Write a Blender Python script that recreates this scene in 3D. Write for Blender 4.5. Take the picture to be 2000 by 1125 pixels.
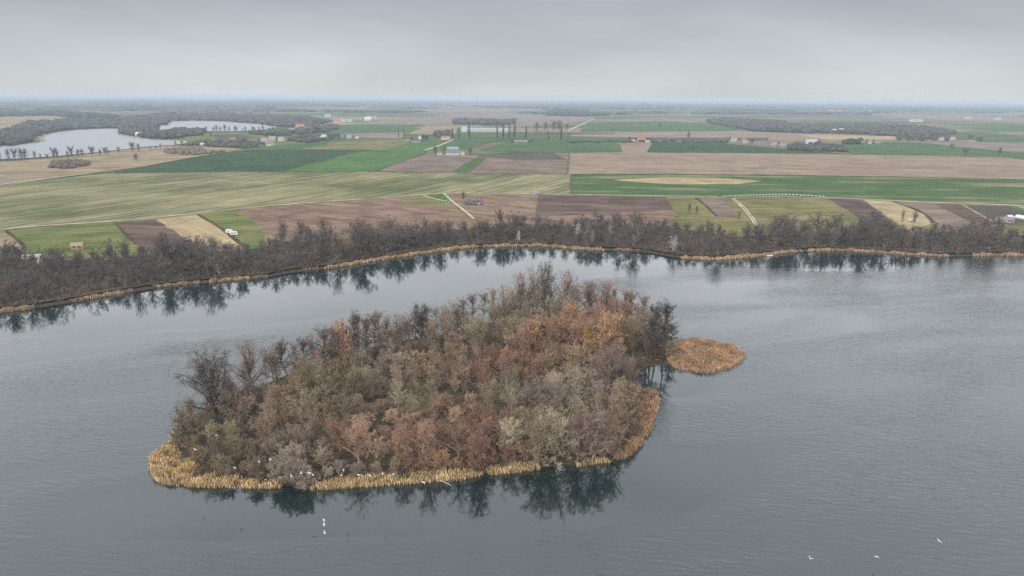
import bpy, bmesh, math, random
import numpy as np
from mathutils import Matrix, Vector
from mathutils.geometry import tessellate_polygon

for o in list(bpy.data.objects):
    bpy.data.objects.remove(o)
SC = bpy.context.scene
COL = SC.collection
random.seed(7)
RNG = np.random.default_rng(7)
R = math.radians

# ------------------------------------------------------------------ camera
CAM_H = 100.0
FPX = 1333.0                      # focal length in pixels of a 2000 px wide frame
PITCH = math.atan((562.5 - 190.5) / FPX)
ROLL = math.atan(15.0 / 2000.0)
cF = Vector((0, math.cos(PITCH), -math.sin(PITCH)))
cR0 = Vector((1, 0, 0))
cU0 = Vector((0, math.sin(PITCH), math.cos(PITCH)))
cR = cR0 * math.cos(ROLL) + cU0 * math.sin(ROLL)
cU = cU0 * math.cos(ROLL) - cR0 * math.sin(ROLL)
cam_data = bpy.data.cameras.new('camera')
cam = bpy.data.objects.new('camera', cam_data)
COL.objects.link(cam)
m = Matrix.Identity(4)
for i, v in enumerate((cR, cU, -cF)):
    for k in range(3):
        m[k][i] = v[k]
m.translation = Vector((0, 0, CAM_H))
cam.matrix_world = m
cam_data.sensor_width = 36.0
cam_data.lens = 36.0 * FPX / 2000.0
cam_data.clip_start = 0.5
cam_data.clip_end = 120000.0
SC.camera = cam

# ------------------------------------------------------------------ sky
W = bpy.data.worlds.new('World')
SC.world = W
W.use_nodes = True
nt = W.node_tree
nt.nodes.clear()
N = nt.nodes.new
L = nt.links.new
SUN_EL, SUN_AZ = R(32), R(205)          # direction the light comes from, azimuth clockwise from +Y
out = N('ShaderNodeOutputWorld')
bg = N('ShaderNodeBackground')
sky = N('ShaderNodeTexSky')
sky.sky_type = 'NISHITA'
sky.sun_disc = False
sky.sun_elevation = SUN_EL
sky.sun_rotation = SUN_AZ
skyb = N('ShaderNodeVectorMath'); skyb.operation = 'SCALE'; skyb.inputs['Scale'].default_value = 0.10
L(sky.outputs[0], skyb.inputs[0])
tc = N('ShaderNodeTexCoord')
sep = N('ShaderNodeSeparateXYZ')
L(tc.outputs['Generated'], sep.inputs[0])
ramp = N('ShaderNodeValToRGB')                # overcast deck: pale at the horizon, brighter overhead
els = ramp.color_ramp.elements
els[0].position = 0.0; els[0].color = (0.555, 0.59, 0.61, 1)
els[1].position = 1.0; els[1].color = (1.05, 1.08, 1.13, 1)
for p, c in ((0.05, (0.475, 0.505, 0.535, 1)), (0.125, (0.36, 0.378, 0.405, 1)), (0.20, (1.38, 1.38, 1.41, 1)), (0.30, (1.28, 1.29, 1.33, 1)), (0.45, (1.10, 1.13, 1.17, 1))):
    e = els.new(p); e.color = c
L(sep.outputs['Z'], ramp.inputs[0])
mp = N('ShaderNodeMapping'); mp.inputs['Scale'].default_value = (1.0, 1.0, 4.0)
L(tc.outputs['Generated'], mp.inputs[0])
nz = N('ShaderNodeTexNoise'); nz.inputs['Scale'].default_value = 2.6; nz.inputs['Detail'].default_value = 5.0
nz.inputs['Roughness'].default_value = 0.5; nz.inputs['Distortion'].default_value = 0.3
L(mp.outputs[0], nz.inputs['Vector'])
cr = N('ShaderNodeMapRange'); cr.inputs[1].default_value = 0.28; cr.inputs[2].default_value = 0.72
cr.inputs[3].default_value = 0.86; cr.inputs[4].default_value = 1.14
L(nz.outputs['Fac'], cr.inputs[0])
mulc = N('ShaderNodeVectorMath'); mulc.operation = 'SCALE'
L(ramp.outputs[0], mulc.inputs[0]); L(cr.outputs[0], mulc.inputs['Scale'])
mixs = N('ShaderNodeMix'); mixs.data_type = 'RGBA'; mixs.inputs[0].default_value = 0.90
L(skyb.outputs[0], mixs.inputs[6]); L(mulc.outputs[0], mixs.inputs[7])
L(mixs.outputs[2], bg.inputs['Color'])
bg.inputs['Strength'].default_value = 1.0
L(bg.outputs[0], out.inputs['Surface'])

# ------------------------------------------------------------------ sun (veiled by cloud)
sd = bpy.data.lights.new('sun', 'SUN')
sd.energy = 1.5
sd.angle = R(11)
sd.color = (1.0, 0.95, 0.88)
so = bpy.data.objects.new('sun', sd)
COL.objects.link(so)
sdir = Vector((math.sin(SUN_AZ) * math.cos(SUN_EL), math.cos(SUN_AZ) * math.cos(SUN_EL), math.sin(SUN_EL)))
so.rotation_euler = sdir.to_track_quat('Z', 'Y').to_euler()
so.location = (0, -50, 200)

SC.view_settings.view_transform = 'Standard'
SC.view_settings.look = 'None'
SC.view_settings.exposure = 0.22
SC.view_settings.gamma = 1.0
SC.view_settings.use_curve_mapping = False
SC.cycles.max_bounces = 6
SC.cycles.diffuse_bounces = 2
SC.cycles.glossy_bounces = 3
SC.cycles.volume_bounces = 1
SC.cycles.use_denoising = False

# ------------------------------------------------------------------ helpers
LZ = 0.8          # level of the fields above the lake
def at(px, py, z=LZ):
    """ground point seen at a pixel of the 2000 x 1125 photograph"""
    u = (px - 1000.0) / FPX
    v = -(py - 562.5) / FPX
    d = cF + cR * u + cU * v
    t = (z - CAM_H) / d.z
    return Vector((d.x * t, d.y * t, z))
def proj(p):
    q = Vector(p) - Vector((0, 0, CAM_H))
    w = q.dot(cF)
    return 1000 + FPX * q.dot(cR) / w, 562.5 - FPX * q.dot(cU) / w
def ppm(p):
    """pixels (of 2000) per metre at a point"""
    return FPX / (Vector(p) - Vector((0, 0, CAM_H))).length

def mesh_np(name, V, F, mats=(), midx=None, smooth=False):
    """V (n,3), F (m,k) -> mesh"""
    me = bpy.data.meshes.new(name)
    V = np.asarray(V, dtype=np.float32); F = np.asarray(F, dtype=np.int32)
    me.vertices.add(len(V)); me.vertices.foreach_set('co', V.ravel())
    k = F.shape[1]
    me.loops.add(F.size); me.loops.foreach_set('vertex_index', F.ravel())
    me.polygons.add(len(F))
    me.polygons.foreach_set('loop_start', np.arange(0, F.size, k, dtype=np.int32))
    if midx is not None:
        me.polygons.foreach_set('material_index', np.asarray(midx, dtype=np.int32))
    if smooth:
        me.polygons.foreach_set('use_smooth', np.ones(len(F), dtype=bool))
    me.update(calc_edges=True)
    for mt in mats:
        me.materials.append(mt)
    return me
def mesh_py(name, V, F, mat=None, smooth=False):
    me = bpy.data.meshes.new(name)
    me.from_pydata([tuple(v) for v in V], [], F)
    if mat:
        me.materials.append(mat)
    if smooth:
        for p in me.polygons: p.use_smooth = True
    me.update()
    return me
def link(name, me, parent=None, loc=None):
    o = bpy.data.objects.new(name, me)
    COL.objects.link(o)
    if parent: o.parent = parent
    if loc is not None: o.location = loc
    return o
def tag(o, label=None, cat=None, group=None, kind=None):
    if label: o['label'] = label
    if cat: o['category'] = cat
    if group: o['group'] = group
    if kind: o['kind'] = kind
    return o
def empty(name, loc, rz=0.0, sc=(1, 1, 1)):
    o = bpy.data.objects.new(name, None)
    COL.objects.link(o)
    o.location = loc; o.rotation_euler = (0, 0, rz); o.scale = sc
    o.empty_display_size = 0.5
    return o
ORD = ('first second third fourth fifth sixth seventh eighth ninth tenth eleventh twelfth thirteenth fourteenth fifteenth sixteenth '
       'seventeenth eighteenth nineteenth twentieth').split()
for t in ('twenty', 'thirty', 'forty', 'fifty'):
    if t != 'twenty': ORD.append({'thirty': 'thirtieth', 'forty': 'fortieth', 'fifty': 'fiftieth'}[t])
    ORD += [t + '-' + k for k in ORD[:9]]

def pts_in_poly(P, poly):
    x, y = P[:, 0], P[:, 1]
    inside = np.zeros(len(P), bool)
    n = len(poly)
    j = n - 1
    for i in range(n):
        xi, yi = poly[i][0], poly[i][1]; xj, yj = poly[j][0], poly[j][1]
        c = ((yi > y) != (yj > y)) & (x < (xj - xi) * (y - yi) / ((yj - yi) or 1e-9) + xi)
        inside ^= c
        j = i
    return inside
def dist_to_line(P, line):
    d = np.full(len(P), 1e9)
    for a, b in zip(line[:-1], line[1:]):
        a = np.array(a[:2]); b = np.array(b[:2]); ab = b - a
        t = np.clip(((P - a) @ ab) / max(ab @ ab, 1e-9), 0, 1)
        d = np.minimum(d, np.linalg.norm(P - (a + t[:, None] * ab), axis=1))
    return d
def scatter(poly, spacing, rng, tries=12):
    """dart throwing with a minimum distance inside a world polygon"""
    A = np.array([p[:2] for p in poly])
    lo, hi = A.min(0), A.max(0)
    n = int((hi - lo).prod() / spacing ** 2 * tries) + 10
    P = rng.uniform(lo, hi, (n, 2))
    P = P[pts_in_poly(P, A)]
    keep, cell = [], {}
    for p in P:
        c = (int(p[0] // spacing), int(p[1] // spacing))
        ok = True
        for i in (-1, 0, 1):
            for j in (-1, 0, 1):
                for q in cell.get((c[0] + i, c[1] + j), ()):
                    if (q[0] - p[0]) ** 2 + (q[1] - p[1]) ** 2 < spacing ** 2:
                        ok = False
        if ok:
            cell.setdefault(c, []).append(p); keep.append(p)
    return np.array(keep) if keep else np.zeros((0, 2))
def resample(line, step):
    P = np.array([p[:2] for p in line], float)
    seg = np.linalg.norm(np.diff(P, axis=0), axis=1); s = np.concatenate(([0], np.cumsum(seg)))
    n = max(2, int(s[-1] / step))
    t = np.linspace(0, s[-1], n)
    return np.stack([np.interp(t, s, P[:, 0]), np.interp(t, s, P[:, 1])], 1)

# ------------------------------------------------------------------ materials
def mat_base(name, rough=1.0, spec=0.1):
    mt = bpy.data.materials.new(name); mt.use_nodes = True
    b = mt.node_tree.nodes['Principled BSDF']
    b.inputs['Roughness'].default_value = rough
    b.inputs['Specular IOR Level'].default_value = spec
    return mt, mt.node_tree, b
def plain(name, col, rough=0.8, spec=0.2, var=0.25, scale=3.0):
    mt, t, b = mat_base(name, rough, spec)
    n = t.nodes.new('ShaderNodeTexNoise'); n.inputs['Scale'].default_value = scale; n.inputs['Detail'].default_value = 4
    g = t.nodes.new('ShaderNodeTexCoord'); t.links.new(g.outputs['Object'], n.inputs['Vector'])
    r = t.nodes.new('ShaderNodeValToRGB')
    r.color_ramp.elements[0].position = 0.3; r.color_ramp.elements[1].position = 0.7
    r.color_ramp.elements[0].color = tuple(c * (1 - var) for c in col) + (1,)
    r.color_ramp.elements[1].color = tuple(min(1, c * (1 + var)) for c in col) + (1,)
    t.links.new(n.outputs['Fac'], r.inputs[0]); t.links.new(r.outputs[0], b.inputs['Base Color'])
    return mt
def twig(name, col, spread=0.55, hue=0.006, scale=0.35, isl=0.3):
    """bark and twigs: colour differs from tree to tree and from clump to clump"""
    mt, t, b = mat_base(name, 1.0, 0.05)
    oi = t.nodes.new('ShaderNodeObjectInfo')
    g = t.nodes.new('ShaderNodeNewGeometry')
    n = t.nodes.new('ShaderNodeTexNoise'); n.inputs['Scale'].default_value = scale; n.inputs['Detail'].default_value = 3
    t.links.new(g.outputs['Position'], n.inputs['Vector'])
    ad = t.nodes.new('ShaderNodeMath'); ad.operation = 'MULTIPLY_ADD'
    ad.inputs[1].default_value = spread * 1.1; ad.inputs[2].default_value = 1 - spread * 0.55
    t.links.new(oi.outputs['Random'], ad.inputs[0])
    a2 = t.nodes.new('ShaderNodeMapRange'); a2.inputs[1].default_value = 0.3; a2.inputs[2].default_value = 0.7
    a2.inputs[3].default_value = 0.72; a2.inputs[4].default_value = 1.28
    t.links.new(n.outputs['Fac'], a2.inputs[0])
    mu = t.nodes.new('ShaderNodeMath'); mu.operation = 'MULTIPLY'
    t.links.new(ad.outputs[0], mu.inputs[0]); t.links.new(a2.outputs[0], mu.inputs[1])
    ri = t.nodes.new('ShaderNodeMapRange'); ri.inputs[3].default_value = 1 - isl; ri.inputs[4].default_value = 1 + isl
    t.links.new(g.outputs['Random Per Island'], ri.inputs[0])
    m3 = t.nodes.new('ShaderNodeMath'); m3.operation = 'MULTIPLY'; t.links.new(mu.outputs[0], m3.inputs[0]); t.links.new(ri.outputs[0], m3.inputs[1]); mu = m3
    h1 = t.nodes.new('ShaderNodeMath'); h1.operation = 'MULTIPLY_ADD'; h1.inputs[1].default_value = hue * 2; h1.inputs[2].default_value = 0.5 - hue
    t.links.new(oi.outputs['Random'], h1.inputs[0])
    hs = t.nodes.new('ShaderNodeHueSaturation'); hs.inputs['Color'].default_value = tuple(col) + (1,)
    t.links.new(h1.outputs[0], hs.inputs['Hue']); t.links.new(mu.outputs[0], hs.inputs['Value'])
    t.links.new(hs.outputs[0], b.inputs['Base Color'])
    return mt
def field(name, c1, c2, ang=0.0, length=120.0, width=5.0, c3=None, patch=90.0, p3=0.62, rows=0.0, grain=0.18):
    """cropland: streaks along the working direction, soil or crop patches, fine grain"""
    mt, t, b = mat_base(name, 1.0, 0.0)
    nd = t.nodes.new; lk = t.links.new
    g = nd('ShaderNodeNewGeometry')
    mpn = nd('ShaderNodeMapping'); mpn.vector_type = 'TEXTURE'
    mpn.inputs['Rotation'].default_value = (0, 0, ang); mpn.inputs['Scale'].default_value = (length, width, 1)
    lk(g.outputs['Position'], mpn.inputs[0])
    n1 = nd('ShaderNodeTexNoise'); n1.inputs['Scale'].default_value = 1.0; n1.inputs['Detail'].default_value = 5; n1.inputs['Roughness'].default_value = 0.6
    lk(mpn.outputs[0], n1.inputs['Vector'])
    n2 = nd('ShaderNodeTexNoise'); n2.inputs['Scale'].default_value = 1.0 / patch; n2.inputs['Detail'].default_value = 4; n2.inputs['Distortion'].default_value = 0.4
    lk(g.outputs['Position'], n2.inputs['Vector'])
    av = nd('ShaderNodeMath'); av.operation = 'MULTIPLY_ADD'; av.inputs[1].default_value = 0.55
    lk(n1.outputs['Fac'], av.inputs[0])
    s2 = nd('ShaderNodeMath'); s2.operation = 'MULTIPLY'; s2.inputs[1].default_value = 0.45
    lk(n2.outputs['Fac'], s2.inputs[0]); lk(s2.outputs[0], av.inputs[2])
    rp = nd('ShaderNodeValToRGB')
    rp.color_ramp.elements[0].position = 0.43; rp.color_ramp.elements[0].color = tuple(c1) + (1,)
    rp.color_ramp.elements[1].position = 0.57; rp.color_ramp.elements[1].color = tuple(c2) + (1,)
    lk(av.outputs[0], rp.inputs[0])
    last = rp.outputs[0]
    if c3 is not None:
        mp3 = nd('ShaderNodeMapping'); mp3.vector_type = 'TEXTURE'
        mp3.inputs['Rotation'].default_value = (0, 0, ang); mp3.inputs['Scale'].default_value = (patch * 2.2, patch * 0.45, 1); mp3.inputs['Location'].default_value = (37, 91, 0)
        lk(g.outputs['Position'], mp3.inputs[0])
        n3 = nd('ShaderNodeTexNoise'); n3.inputs['Scale'].default_value = 1.0; n3.inputs['Detail'].default_value = 5
        lk(mp3.outputs[0], n3.inputs['Vector'])
        r3 = nd('ShaderNodeMapRange'); r3.inputs[1].default_value = p3 - 0.10; r3.inputs[2].default_value = p3 + 0.08
        lk(n3.outputs['Fac'], r3.inputs[0])
        mx = nd('ShaderNodeMix'); mx.data_type = 'RGBA'
        lk(r3.outputs[0], mx.inputs[0]); lk(last, mx.inputs[6]); mx.inputs[7].default_value = tuple(c3) + (1,)
        last = mx.outputs[2]
    n4 = nd('ShaderNodeTexNoise'); n4.inputs['Scale'].default_value = 0.9; n4.inputs['Detail'].default_value = 3
    lk(g.outputs['Position'], n4.inputs['Vector'])
    r4 = nd('ShaderNodeMapRange'); r4.inputs[1].default_value = 0.3; r4.inputs[2].default_value = 0.7
    r4.inputs[3].default_value = 1 - grain; r4.inputs[4].default_value = 1 + grain
    lk(n4.outputs['Fac'], r4.inputs[0])
    val = r4.outputs[0]
    if rows:
        mp5 = nd('ShaderNodeMapping'); mp5.vector_type = 'TEXTURE'; mp5.inputs['Rotation'].default_value = (0, 0, ang)
        lk(g.outputs['Position'], mp5.inputs[0])
        wv = nd('ShaderNodeTexWave'); wv.bands_direction = 'Y'; wv.inputs['Scale'].default_value = 0.314 / rows; wv.inputs['Distortion'].default_value = 1.2
        wv.inputs['Detail'].default_value = 2; wv.inputs['Detail Scale'].default_value = 0.4
        lk(mp5.outputs[0], wv.inputs['Vector'])
        r5 = nd('ShaderNodeMapRange'); r5.inputs[3].default_value = 0.88; r5.inputs[4].default_value = 1.08
        lk(wv.outputs['Fac'], r5.inputs[0])
        mm = nd('ShaderNodeMath'); mm.operation = 'MULTIPLY'; lk(val, mm.inputs[0]); lk(r5.outputs[0], mm.inputs[1]); val = mm.outputs[0]
    # tramlines, wet hollows and thin growth
    n6 = nd('ShaderNodeTexNoise'); n6.inputs['Scale'].default_value = 0.028; n6.inputs['Detail'].default_value = 6; n6.inputs['Roughness'].default_value = 0.65; n6.inputs['Distortion'].default_value = 0.8
    lk(g.outputs['Position'], n6.inputs['Vector'])
    r6 = nd('ShaderNodeMapRange'); r6.inputs[1].default_value = 0.32; r6.inputs[2].default_value = 0.68; r6.inputs[3].default_value = 0.76; r6.inputs[4].default_value = 1.10
    lk(n6.outputs['Fac'], r6.inputs[0])
    m6 = nd('ShaderNodeMath'); m6.operation = 'MULTIPLY'; lk(val, m6.inputs[0]); lk(r6.outputs[0], m6.inputs[1]); val = m6.outputs[0]
    hs = nd('ShaderNodeHueSaturation'); lk(last, hs.inputs['Color']); lk(val, hs.inputs['Value']); hs.inputs['Saturation'].default_value = 0.92
    lk(hs.outputs[0], b.inputs['Base Color'])
    return mt
def farmland():
    """the plain out to the horizon: strips and blocks of crops, stubble and plough"""
    mt, t, b = mat_base('farmland', 1.0, 0.0)
    nd = t.nodes.new; lk = t.links.new
    g = nd('ShaderNodeNewGeometry')
    mpn = nd('ShaderNodeMapping'); mpn.vector_type = 'TEXTURE'; mpn.inputs['Rotation'].default_value = (0, 0, R(12)); mpn.inputs['Scale'].default_value = (520, 330, 1)
    lk(g.outputs['Position'], mpn.inputs[0])
    vo = nd('ShaderNodeTexVoronoi'); vo.voronoi_dimensions = '2D'; vo.distance = 'CHEBYCHEV'; vo.inputs['Scale'].default_value = 1.0; vo.inputs['Randomness'].default_value = 0.8
    lk(mpn.outputs[0], vo.inputs['Vector'])
    sp = nd('ShaderNodeSeparateColor'); lk(vo.outputs['Color'], sp.inputs[0])
    rp = nd('ShaderNodeValToRGB'); rp.color_ramp.interpolation = 'CONSTANT'
    cols = [(0.0, (0.10, 0.13, 0.055)), (0.18, (0.21, 0.17, 0.12)), (0.36, (0.15, 0.16, 0.075)), (0.52, (0.25, 0.20, 0.14)), (0.68, (0.075, 0.12, 0.05)), (0.82, (0.18, 0.14, 0.105)), (0.92, (0.27, 0.24, 0.15))]
    rp.color_ramp.elements[0].color = cols[0][1] + (1,); rp.color_ramp.elements[0].position = 0
    rp.color_ramp.elements[1].color = cols[1][1] + (1,); rp.color_ramp.elements[1].position = cols[1][0]
    for p, c in cols[2:]:
        e = rp.color_ramp.elements.new(p); e.color = c + (1,)
    lk(sp.outputs[0], rp.inputs[0])
    n = nd('ShaderNodeTexNoise'); n.inputs['Scale'].default_value = 0.02; n.inputs['Detail'].default_value = 6
    lk(g.outputs['Position'], n.inputs['Vector'])
    r4 = nd('ShaderNodeMapRange'); r4.inputs[1].default_value = 0.3; r4.inputs[2].default_value = 0.7; r4.inputs[3].default_value = 0.75; r4.inputs[4].default_value = 1.2
    lk(n.outputs['Fac'], r4.inputs[0])
    hs = nd('ShaderNodeHueSaturation'); lk(rp.outputs[0], hs.inputs['Color']); lk(r4.outputs[0], hs.inputs['Value'])
    lk(hs.outputs[0], b.inputs['Base Color'])
    return mt
def water_mat(name, body, calm=(), chop=1.0, rough=(0.015, 0.07), ior=1.95, base_wind=0.25):
    """calm = still patches (x, y, rx, ry, turn) in the lee of trees and banks"""
    mt, t, b = mat_base(name, 0.06, 0.5)
    nd = t.nodes.new; lk = t.links.new
    b.inputs['Base Color'].default_value = tuple(body) + (1,)
    b.inputs['IOR'].default_value = ior
    g = nd('ShaderNodeNewGeometry')
    m0 = nd('ShaderNodeMapping'); m0.vector_type = 'TEXTURE'; m0.inputs['Scale'].default_value = (120, 42, 1); m0.inputs['Rotation'].default_value = (0, 0, R(14))
    lk(g.outputs['Position'], m0.inputs[0])
    n0 = nd('ShaderNodeTexNoise'); n0.inputs['Scale'].default_value = 1.0; n0.inputs['Detail'].default_value = 5; n0.inputs['Distortion'].default_value = 0.6
    lk(m0.outputs[0], n0.inputs['Vector'])
    val = n0.outputs['Fac']
    for x, y, rx, ry, turn, amt in calm:
        mc = nd('ShaderNodeMapping'); mc.vector_type = 'TEXTURE'; mc.inputs['Location'].default_value = (x, y, 0); mc.inputs['Scale'].default_value = (rx, ry, 1e6); mc.inputs['Rotation'].default_value = (0, 0, turn)
        lk(g.outputs['Position'], mc.inputs[0])
        ln = nd('ShaderNodeVectorMath'); ln.operation = 'LENGTH'; lk(mc.outputs[0], ln.inputs[0])
        mr = nd('ShaderNodeMapRange'); mr.interpolation_type = 'SMOOTHSTEP'; mr.inputs[1].default_value = 0.35; mr.inputs[2].default_value = 1.25; mr.inputs[3].default_value = -amt; mr.inputs[4].default_value = 0.0
        lk(ln.outputs['Value'], mr.inputs[0])
        ad = nd('ShaderNodeMath'); lk(val, ad.inputs[0]); lk(mr.outputs[0], ad.inputs[1]); val = ad.outputs[0]
    wind = nd('ShaderNodeMapRange'); wind.inputs[1].default_value = 0.50 - base_wind; wind.inputs[2].default_value = 0.50 + 0.5 * base_wind
    wind.inputs[3].default_value = 0.05; wind.inputs[4].default_value = 1.0
    lk(val, wind.inputs[0])
    m1 = nd('ShaderNodeMapping'); m1.vector_type = 'TEXTURE'; m1.inputs['Scale'].default_value = (4.2, 1.25, 1); m1.inputs['Rotation'].default_value = (0, 0, R(-9))
    lk(g.outputs['Position'], m1.inputs[0])
    n1 = nd('ShaderNodeTexNoise'); n1.inputs['Scale'].default_value = 1.0; n1.inputs['Detail'].default_value = 4; n1.inputs['Roughness'].default_value = 0.55; n1.inputs['Distortion'].default_value = 0.35
    lk(m1.outputs[0], n1.inputs['Vector'])
    m2 = nd('ShaderNodeMapping'); m2.vector_type = 'TEXTURE'; m2.inputs['Scale'].default_value = (1.3, 0.5, 1); m2.inputs['Rotation'].default_value = (0, 0, R(16))
    lk(g.outputs['Position'], m2.inputs[0])
    n2 = nd('ShaderNodeTexNoise'); n2.inputs['Scale'].default_value = 1.0; n2.inputs['Detail'].default_value = 2
    lk(m2.outputs[0], n2.inputs['Vector'])
    h = nd('ShaderNodeMath'); h.operation = 'MULTIPLY_ADD'; h.inputs[1].default_value = 0.25
    lk(n2.outputs['Fac'], h.inputs[0]); lk(n1.outputs['Fac'], h.inputs[2])
    hw = nd('ShaderNodeMath'); hw.operation = 'MULTIPLY'; lk(h.outputs[0], hw.inputs[0]); lk(wind.outputs[0], hw.inputs[1])
    bp = nd('ShaderNodeBump'); bp.inputs['Strength'].default_value = 1.0; bp.inputs['Distance'].default_value = 0.26 * chop
    lk(hw.outputs[0], bp.inputs['Height']); lk(bp.outputs[0], b.inputs['Normal'])
    rr = nd('ShaderNodeMapRange'); rr.inputs[1].default_value = 0.1; rr.inputs[2].default_value = 1.0; rr.inputs[3].default_value = rough[0]; rr.inputs[4].default_value = rough[1]
    lk(wind.outputs[0], rr.inputs[0]); lk(rr.outputs[0], b.inputs['Roughness'])
    return mt

M = {}
M['bark_dark'] = twig('bark_dark', (0.085, 0.072, 0.062), 0.3)
M['bark_brown'] = twig('bark_brown', (0.17, 0.137, 0.11), 0.3)
M['bark_grey'] = twig('bark_grey', (0.34, 0.30, 0.255), 0.3)
M['bark_pale'] = twig('bark_pale', (0.42, 0.39, 0.33), 0.3)
TW = {'rust': (0.33, 0.185, 0.115), 'pink': (0.40, 0.26, 0.185), 'red': (0.27, 0.145, 0.10), 'olive': (0.235, 0.20, 0.11),
      'grey': (0.29, 0.24, 0.195), 'purple': (0.235, 0.175, 0.155), 'dark': (0.135, 0.115, 0.10), 'brown': (0.26, 0.19, 0.13),
      'pale': (0.40, 0.35, 0.24), 'white': (0.66, 0.66, 0.66), 'shore': (0.17, 0.145, 0.13), 'shorebrown': (0.21, 0.165, 0.13), 'evergreen': (0.07, 0.085, 0.045)}
TW['olive'] = (0.225, 0.185, 0.115); TW['shore'] = (0.135, 0.116, 0.104); TW['shorebrown'] = (0.165, 0.128, 0.10)
for k, c in TW.items():
    if k in ('rust', 'pink', 'red', 'olive', 'grey', 'purple', 'brown', 'pale'):
        c = tuple((v * 0.70 + w * 0.30) * 1.08 for v, w in zip(c, (0.285, 0.20, 0.14)))
    M[k] = twig('twigs_' + k, tuple(min(0.8, v * (1.12 if k != 'white' else 0.9)) for v in c))
M['floor_twigs'] = twig('floor_twigs', (0.16, 0.12, 0.08)); M['floor_rust'] = twig('floor_rust', (0.2, 0.115, 0.075))
M['leaf_orange'] = twig('leaves_orange', (0.50, 0.27, 0.10), 0.2, 0.01, 0.8)
M['leaf_yellow'] = twig('leaves_yellow', (0.50, 0.34, 0.09), 0.2, 0.01, 0.8)
M['leaf_salmon'] = twig('leaves_salmon', (0.46, 0.26, 0.16), 0.2, 0.01, 0.8)
M['leaf_green'] = twig('leaves_green', (0.14, 0.18, 0.05), 0.3, 0.02, 0.8)
M['reed_gold'] = twig('reed_gold', (0.63, 0.46, 0.25), 0.1, 0.0, 0.25, 0.55)
M['reed_rust'] = twig('reed_rust', (0.45, 0.29, 0.175), 0.1, 0.0, 0.12, 0.55)
M['reed_shore'] = twig('reed_shore', (0.47, 0.33, 0.21), 0.1, 0.0, 0.1, 0.55)

# ------------------------------------------------------------------ ground, water
def poly_sheet(name, pts, z, mat, skirt=None):
    """flat polygon; skirt = level the edge drops to"""
    P = [Vector((p[0], p[1], 0)) for p in pts]
    tris = tessellate_polygon([P])
    V = [(p.x, p.y, z) for p in P]
    F = []
    for a, b_, c in tris:
        n = (P[b_] - P[a]).cross(P[c] - P[a]).z
        F.append((a, b_, c) if n > 0 else (a, c, b_))
    if skirt is not None:
        n0 = len(V)
        V += [(p.x, p.y, skirt) for p in P]
        for i in range(n0):
            j = (i + 1) % n0
            F.append((i, j, n0 + j, n0 + i))
    return mesh_py(name, V, F, mat)

def smooth_line(P, it=2):
    P = np.array([tuple(p)[:2] for p in P], float)
    for _ in range(it):
        Q = [P[0]]
        for a, b in zip(P[:-1], P[1:]):
            Q += [a * 0.75 + b * 0.25, a * 0.25 + b * 0.75]
        Q.append(P[-1]); P = np.array(Q)
    return P

FAR = 38000.0
shore_px = [(-260, 650), (-120, 627), (0, 608), (60, 601), (140, 588), (250, 569), (330, 557), (400, 551), (470, 544), (520, 541), (560, 531), (630, 525),
            (700, 512), (800, 497), (860, 488), (925, 481), (1000, 480), (1060, 479), (1110, 484), (1180, 488), (1260, 490), (1300, 498), (1340, 504),
            (1400, 506), (1440, 502), (1500, 496), (1560, 490), (1600, 488), (1680, 490), (1750, 495), (1800, 498), (1850, 500), (1920, 498), (2000, 497),
            (2150, 500), (2300, 508)]
SHORE = smooth_line([at(x, y, 0.0) for x, y in shore_px], 2)
land_pts = [(-FAR, 150.0), (-700.0, 120.0)] + [tuple(p) for p in SHORE] + [(900.0, 420.0), (FAR, 380.0), (FAR, FAR), (-FAR, FAR)]
land = link('ground', poly_sheet('ground', land_pts, LZ, farmland(), skirt=-0.8))
tag(land, kind='structure')
def still(px, py, rx, ry, turn, amt):
    p = at(px, py, 0.0)
    return (p.x, p.y, rx, ry, turn, amt)
M['water'] = water_mat('lake_water', (0.007, 0.021, 0.022), [still(620, 565, 165, 70, R(22), 0.5), still(960, 512, 140, 44, 0.0, 0.5), still(1560, 510, 150, 34, R(-3), 0.30),
                                                            still(540, 978, 66, 16, R(4), 0.5), still(800, 974, 85, 18, R(6), 0.5), still(1120, 945, 56, 20, R(12), 0.5), still(1285, 748, 20, 16, 0.0, 0.5), still(150, 600, 120, 40, R(25), 0.25)])
lake = link('lake_water', mesh_py('lake_water', [(-1500, -900, 0), (1500, -900, 0), (1500, 760, 0), (-1500, 760, 0)], [(0, 1, 2, 3)], M['water']))
tag(lake, kind='structure')
# lake bed under everything so that the sheet of ground closes behind the camera too
bed = link('lake_bed', mesh_py('lake_bed', [(-FAR, -FAR, -0.9), (FAR, -FAR, -0.9), (FAR, FAR, -0.9), (-FAR, FAR, -0.9)], [(0, 1, 2, 3)], plain('mud', (0.06, 0.055, 0.04))))
tag(bed, kind='structure')

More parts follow.
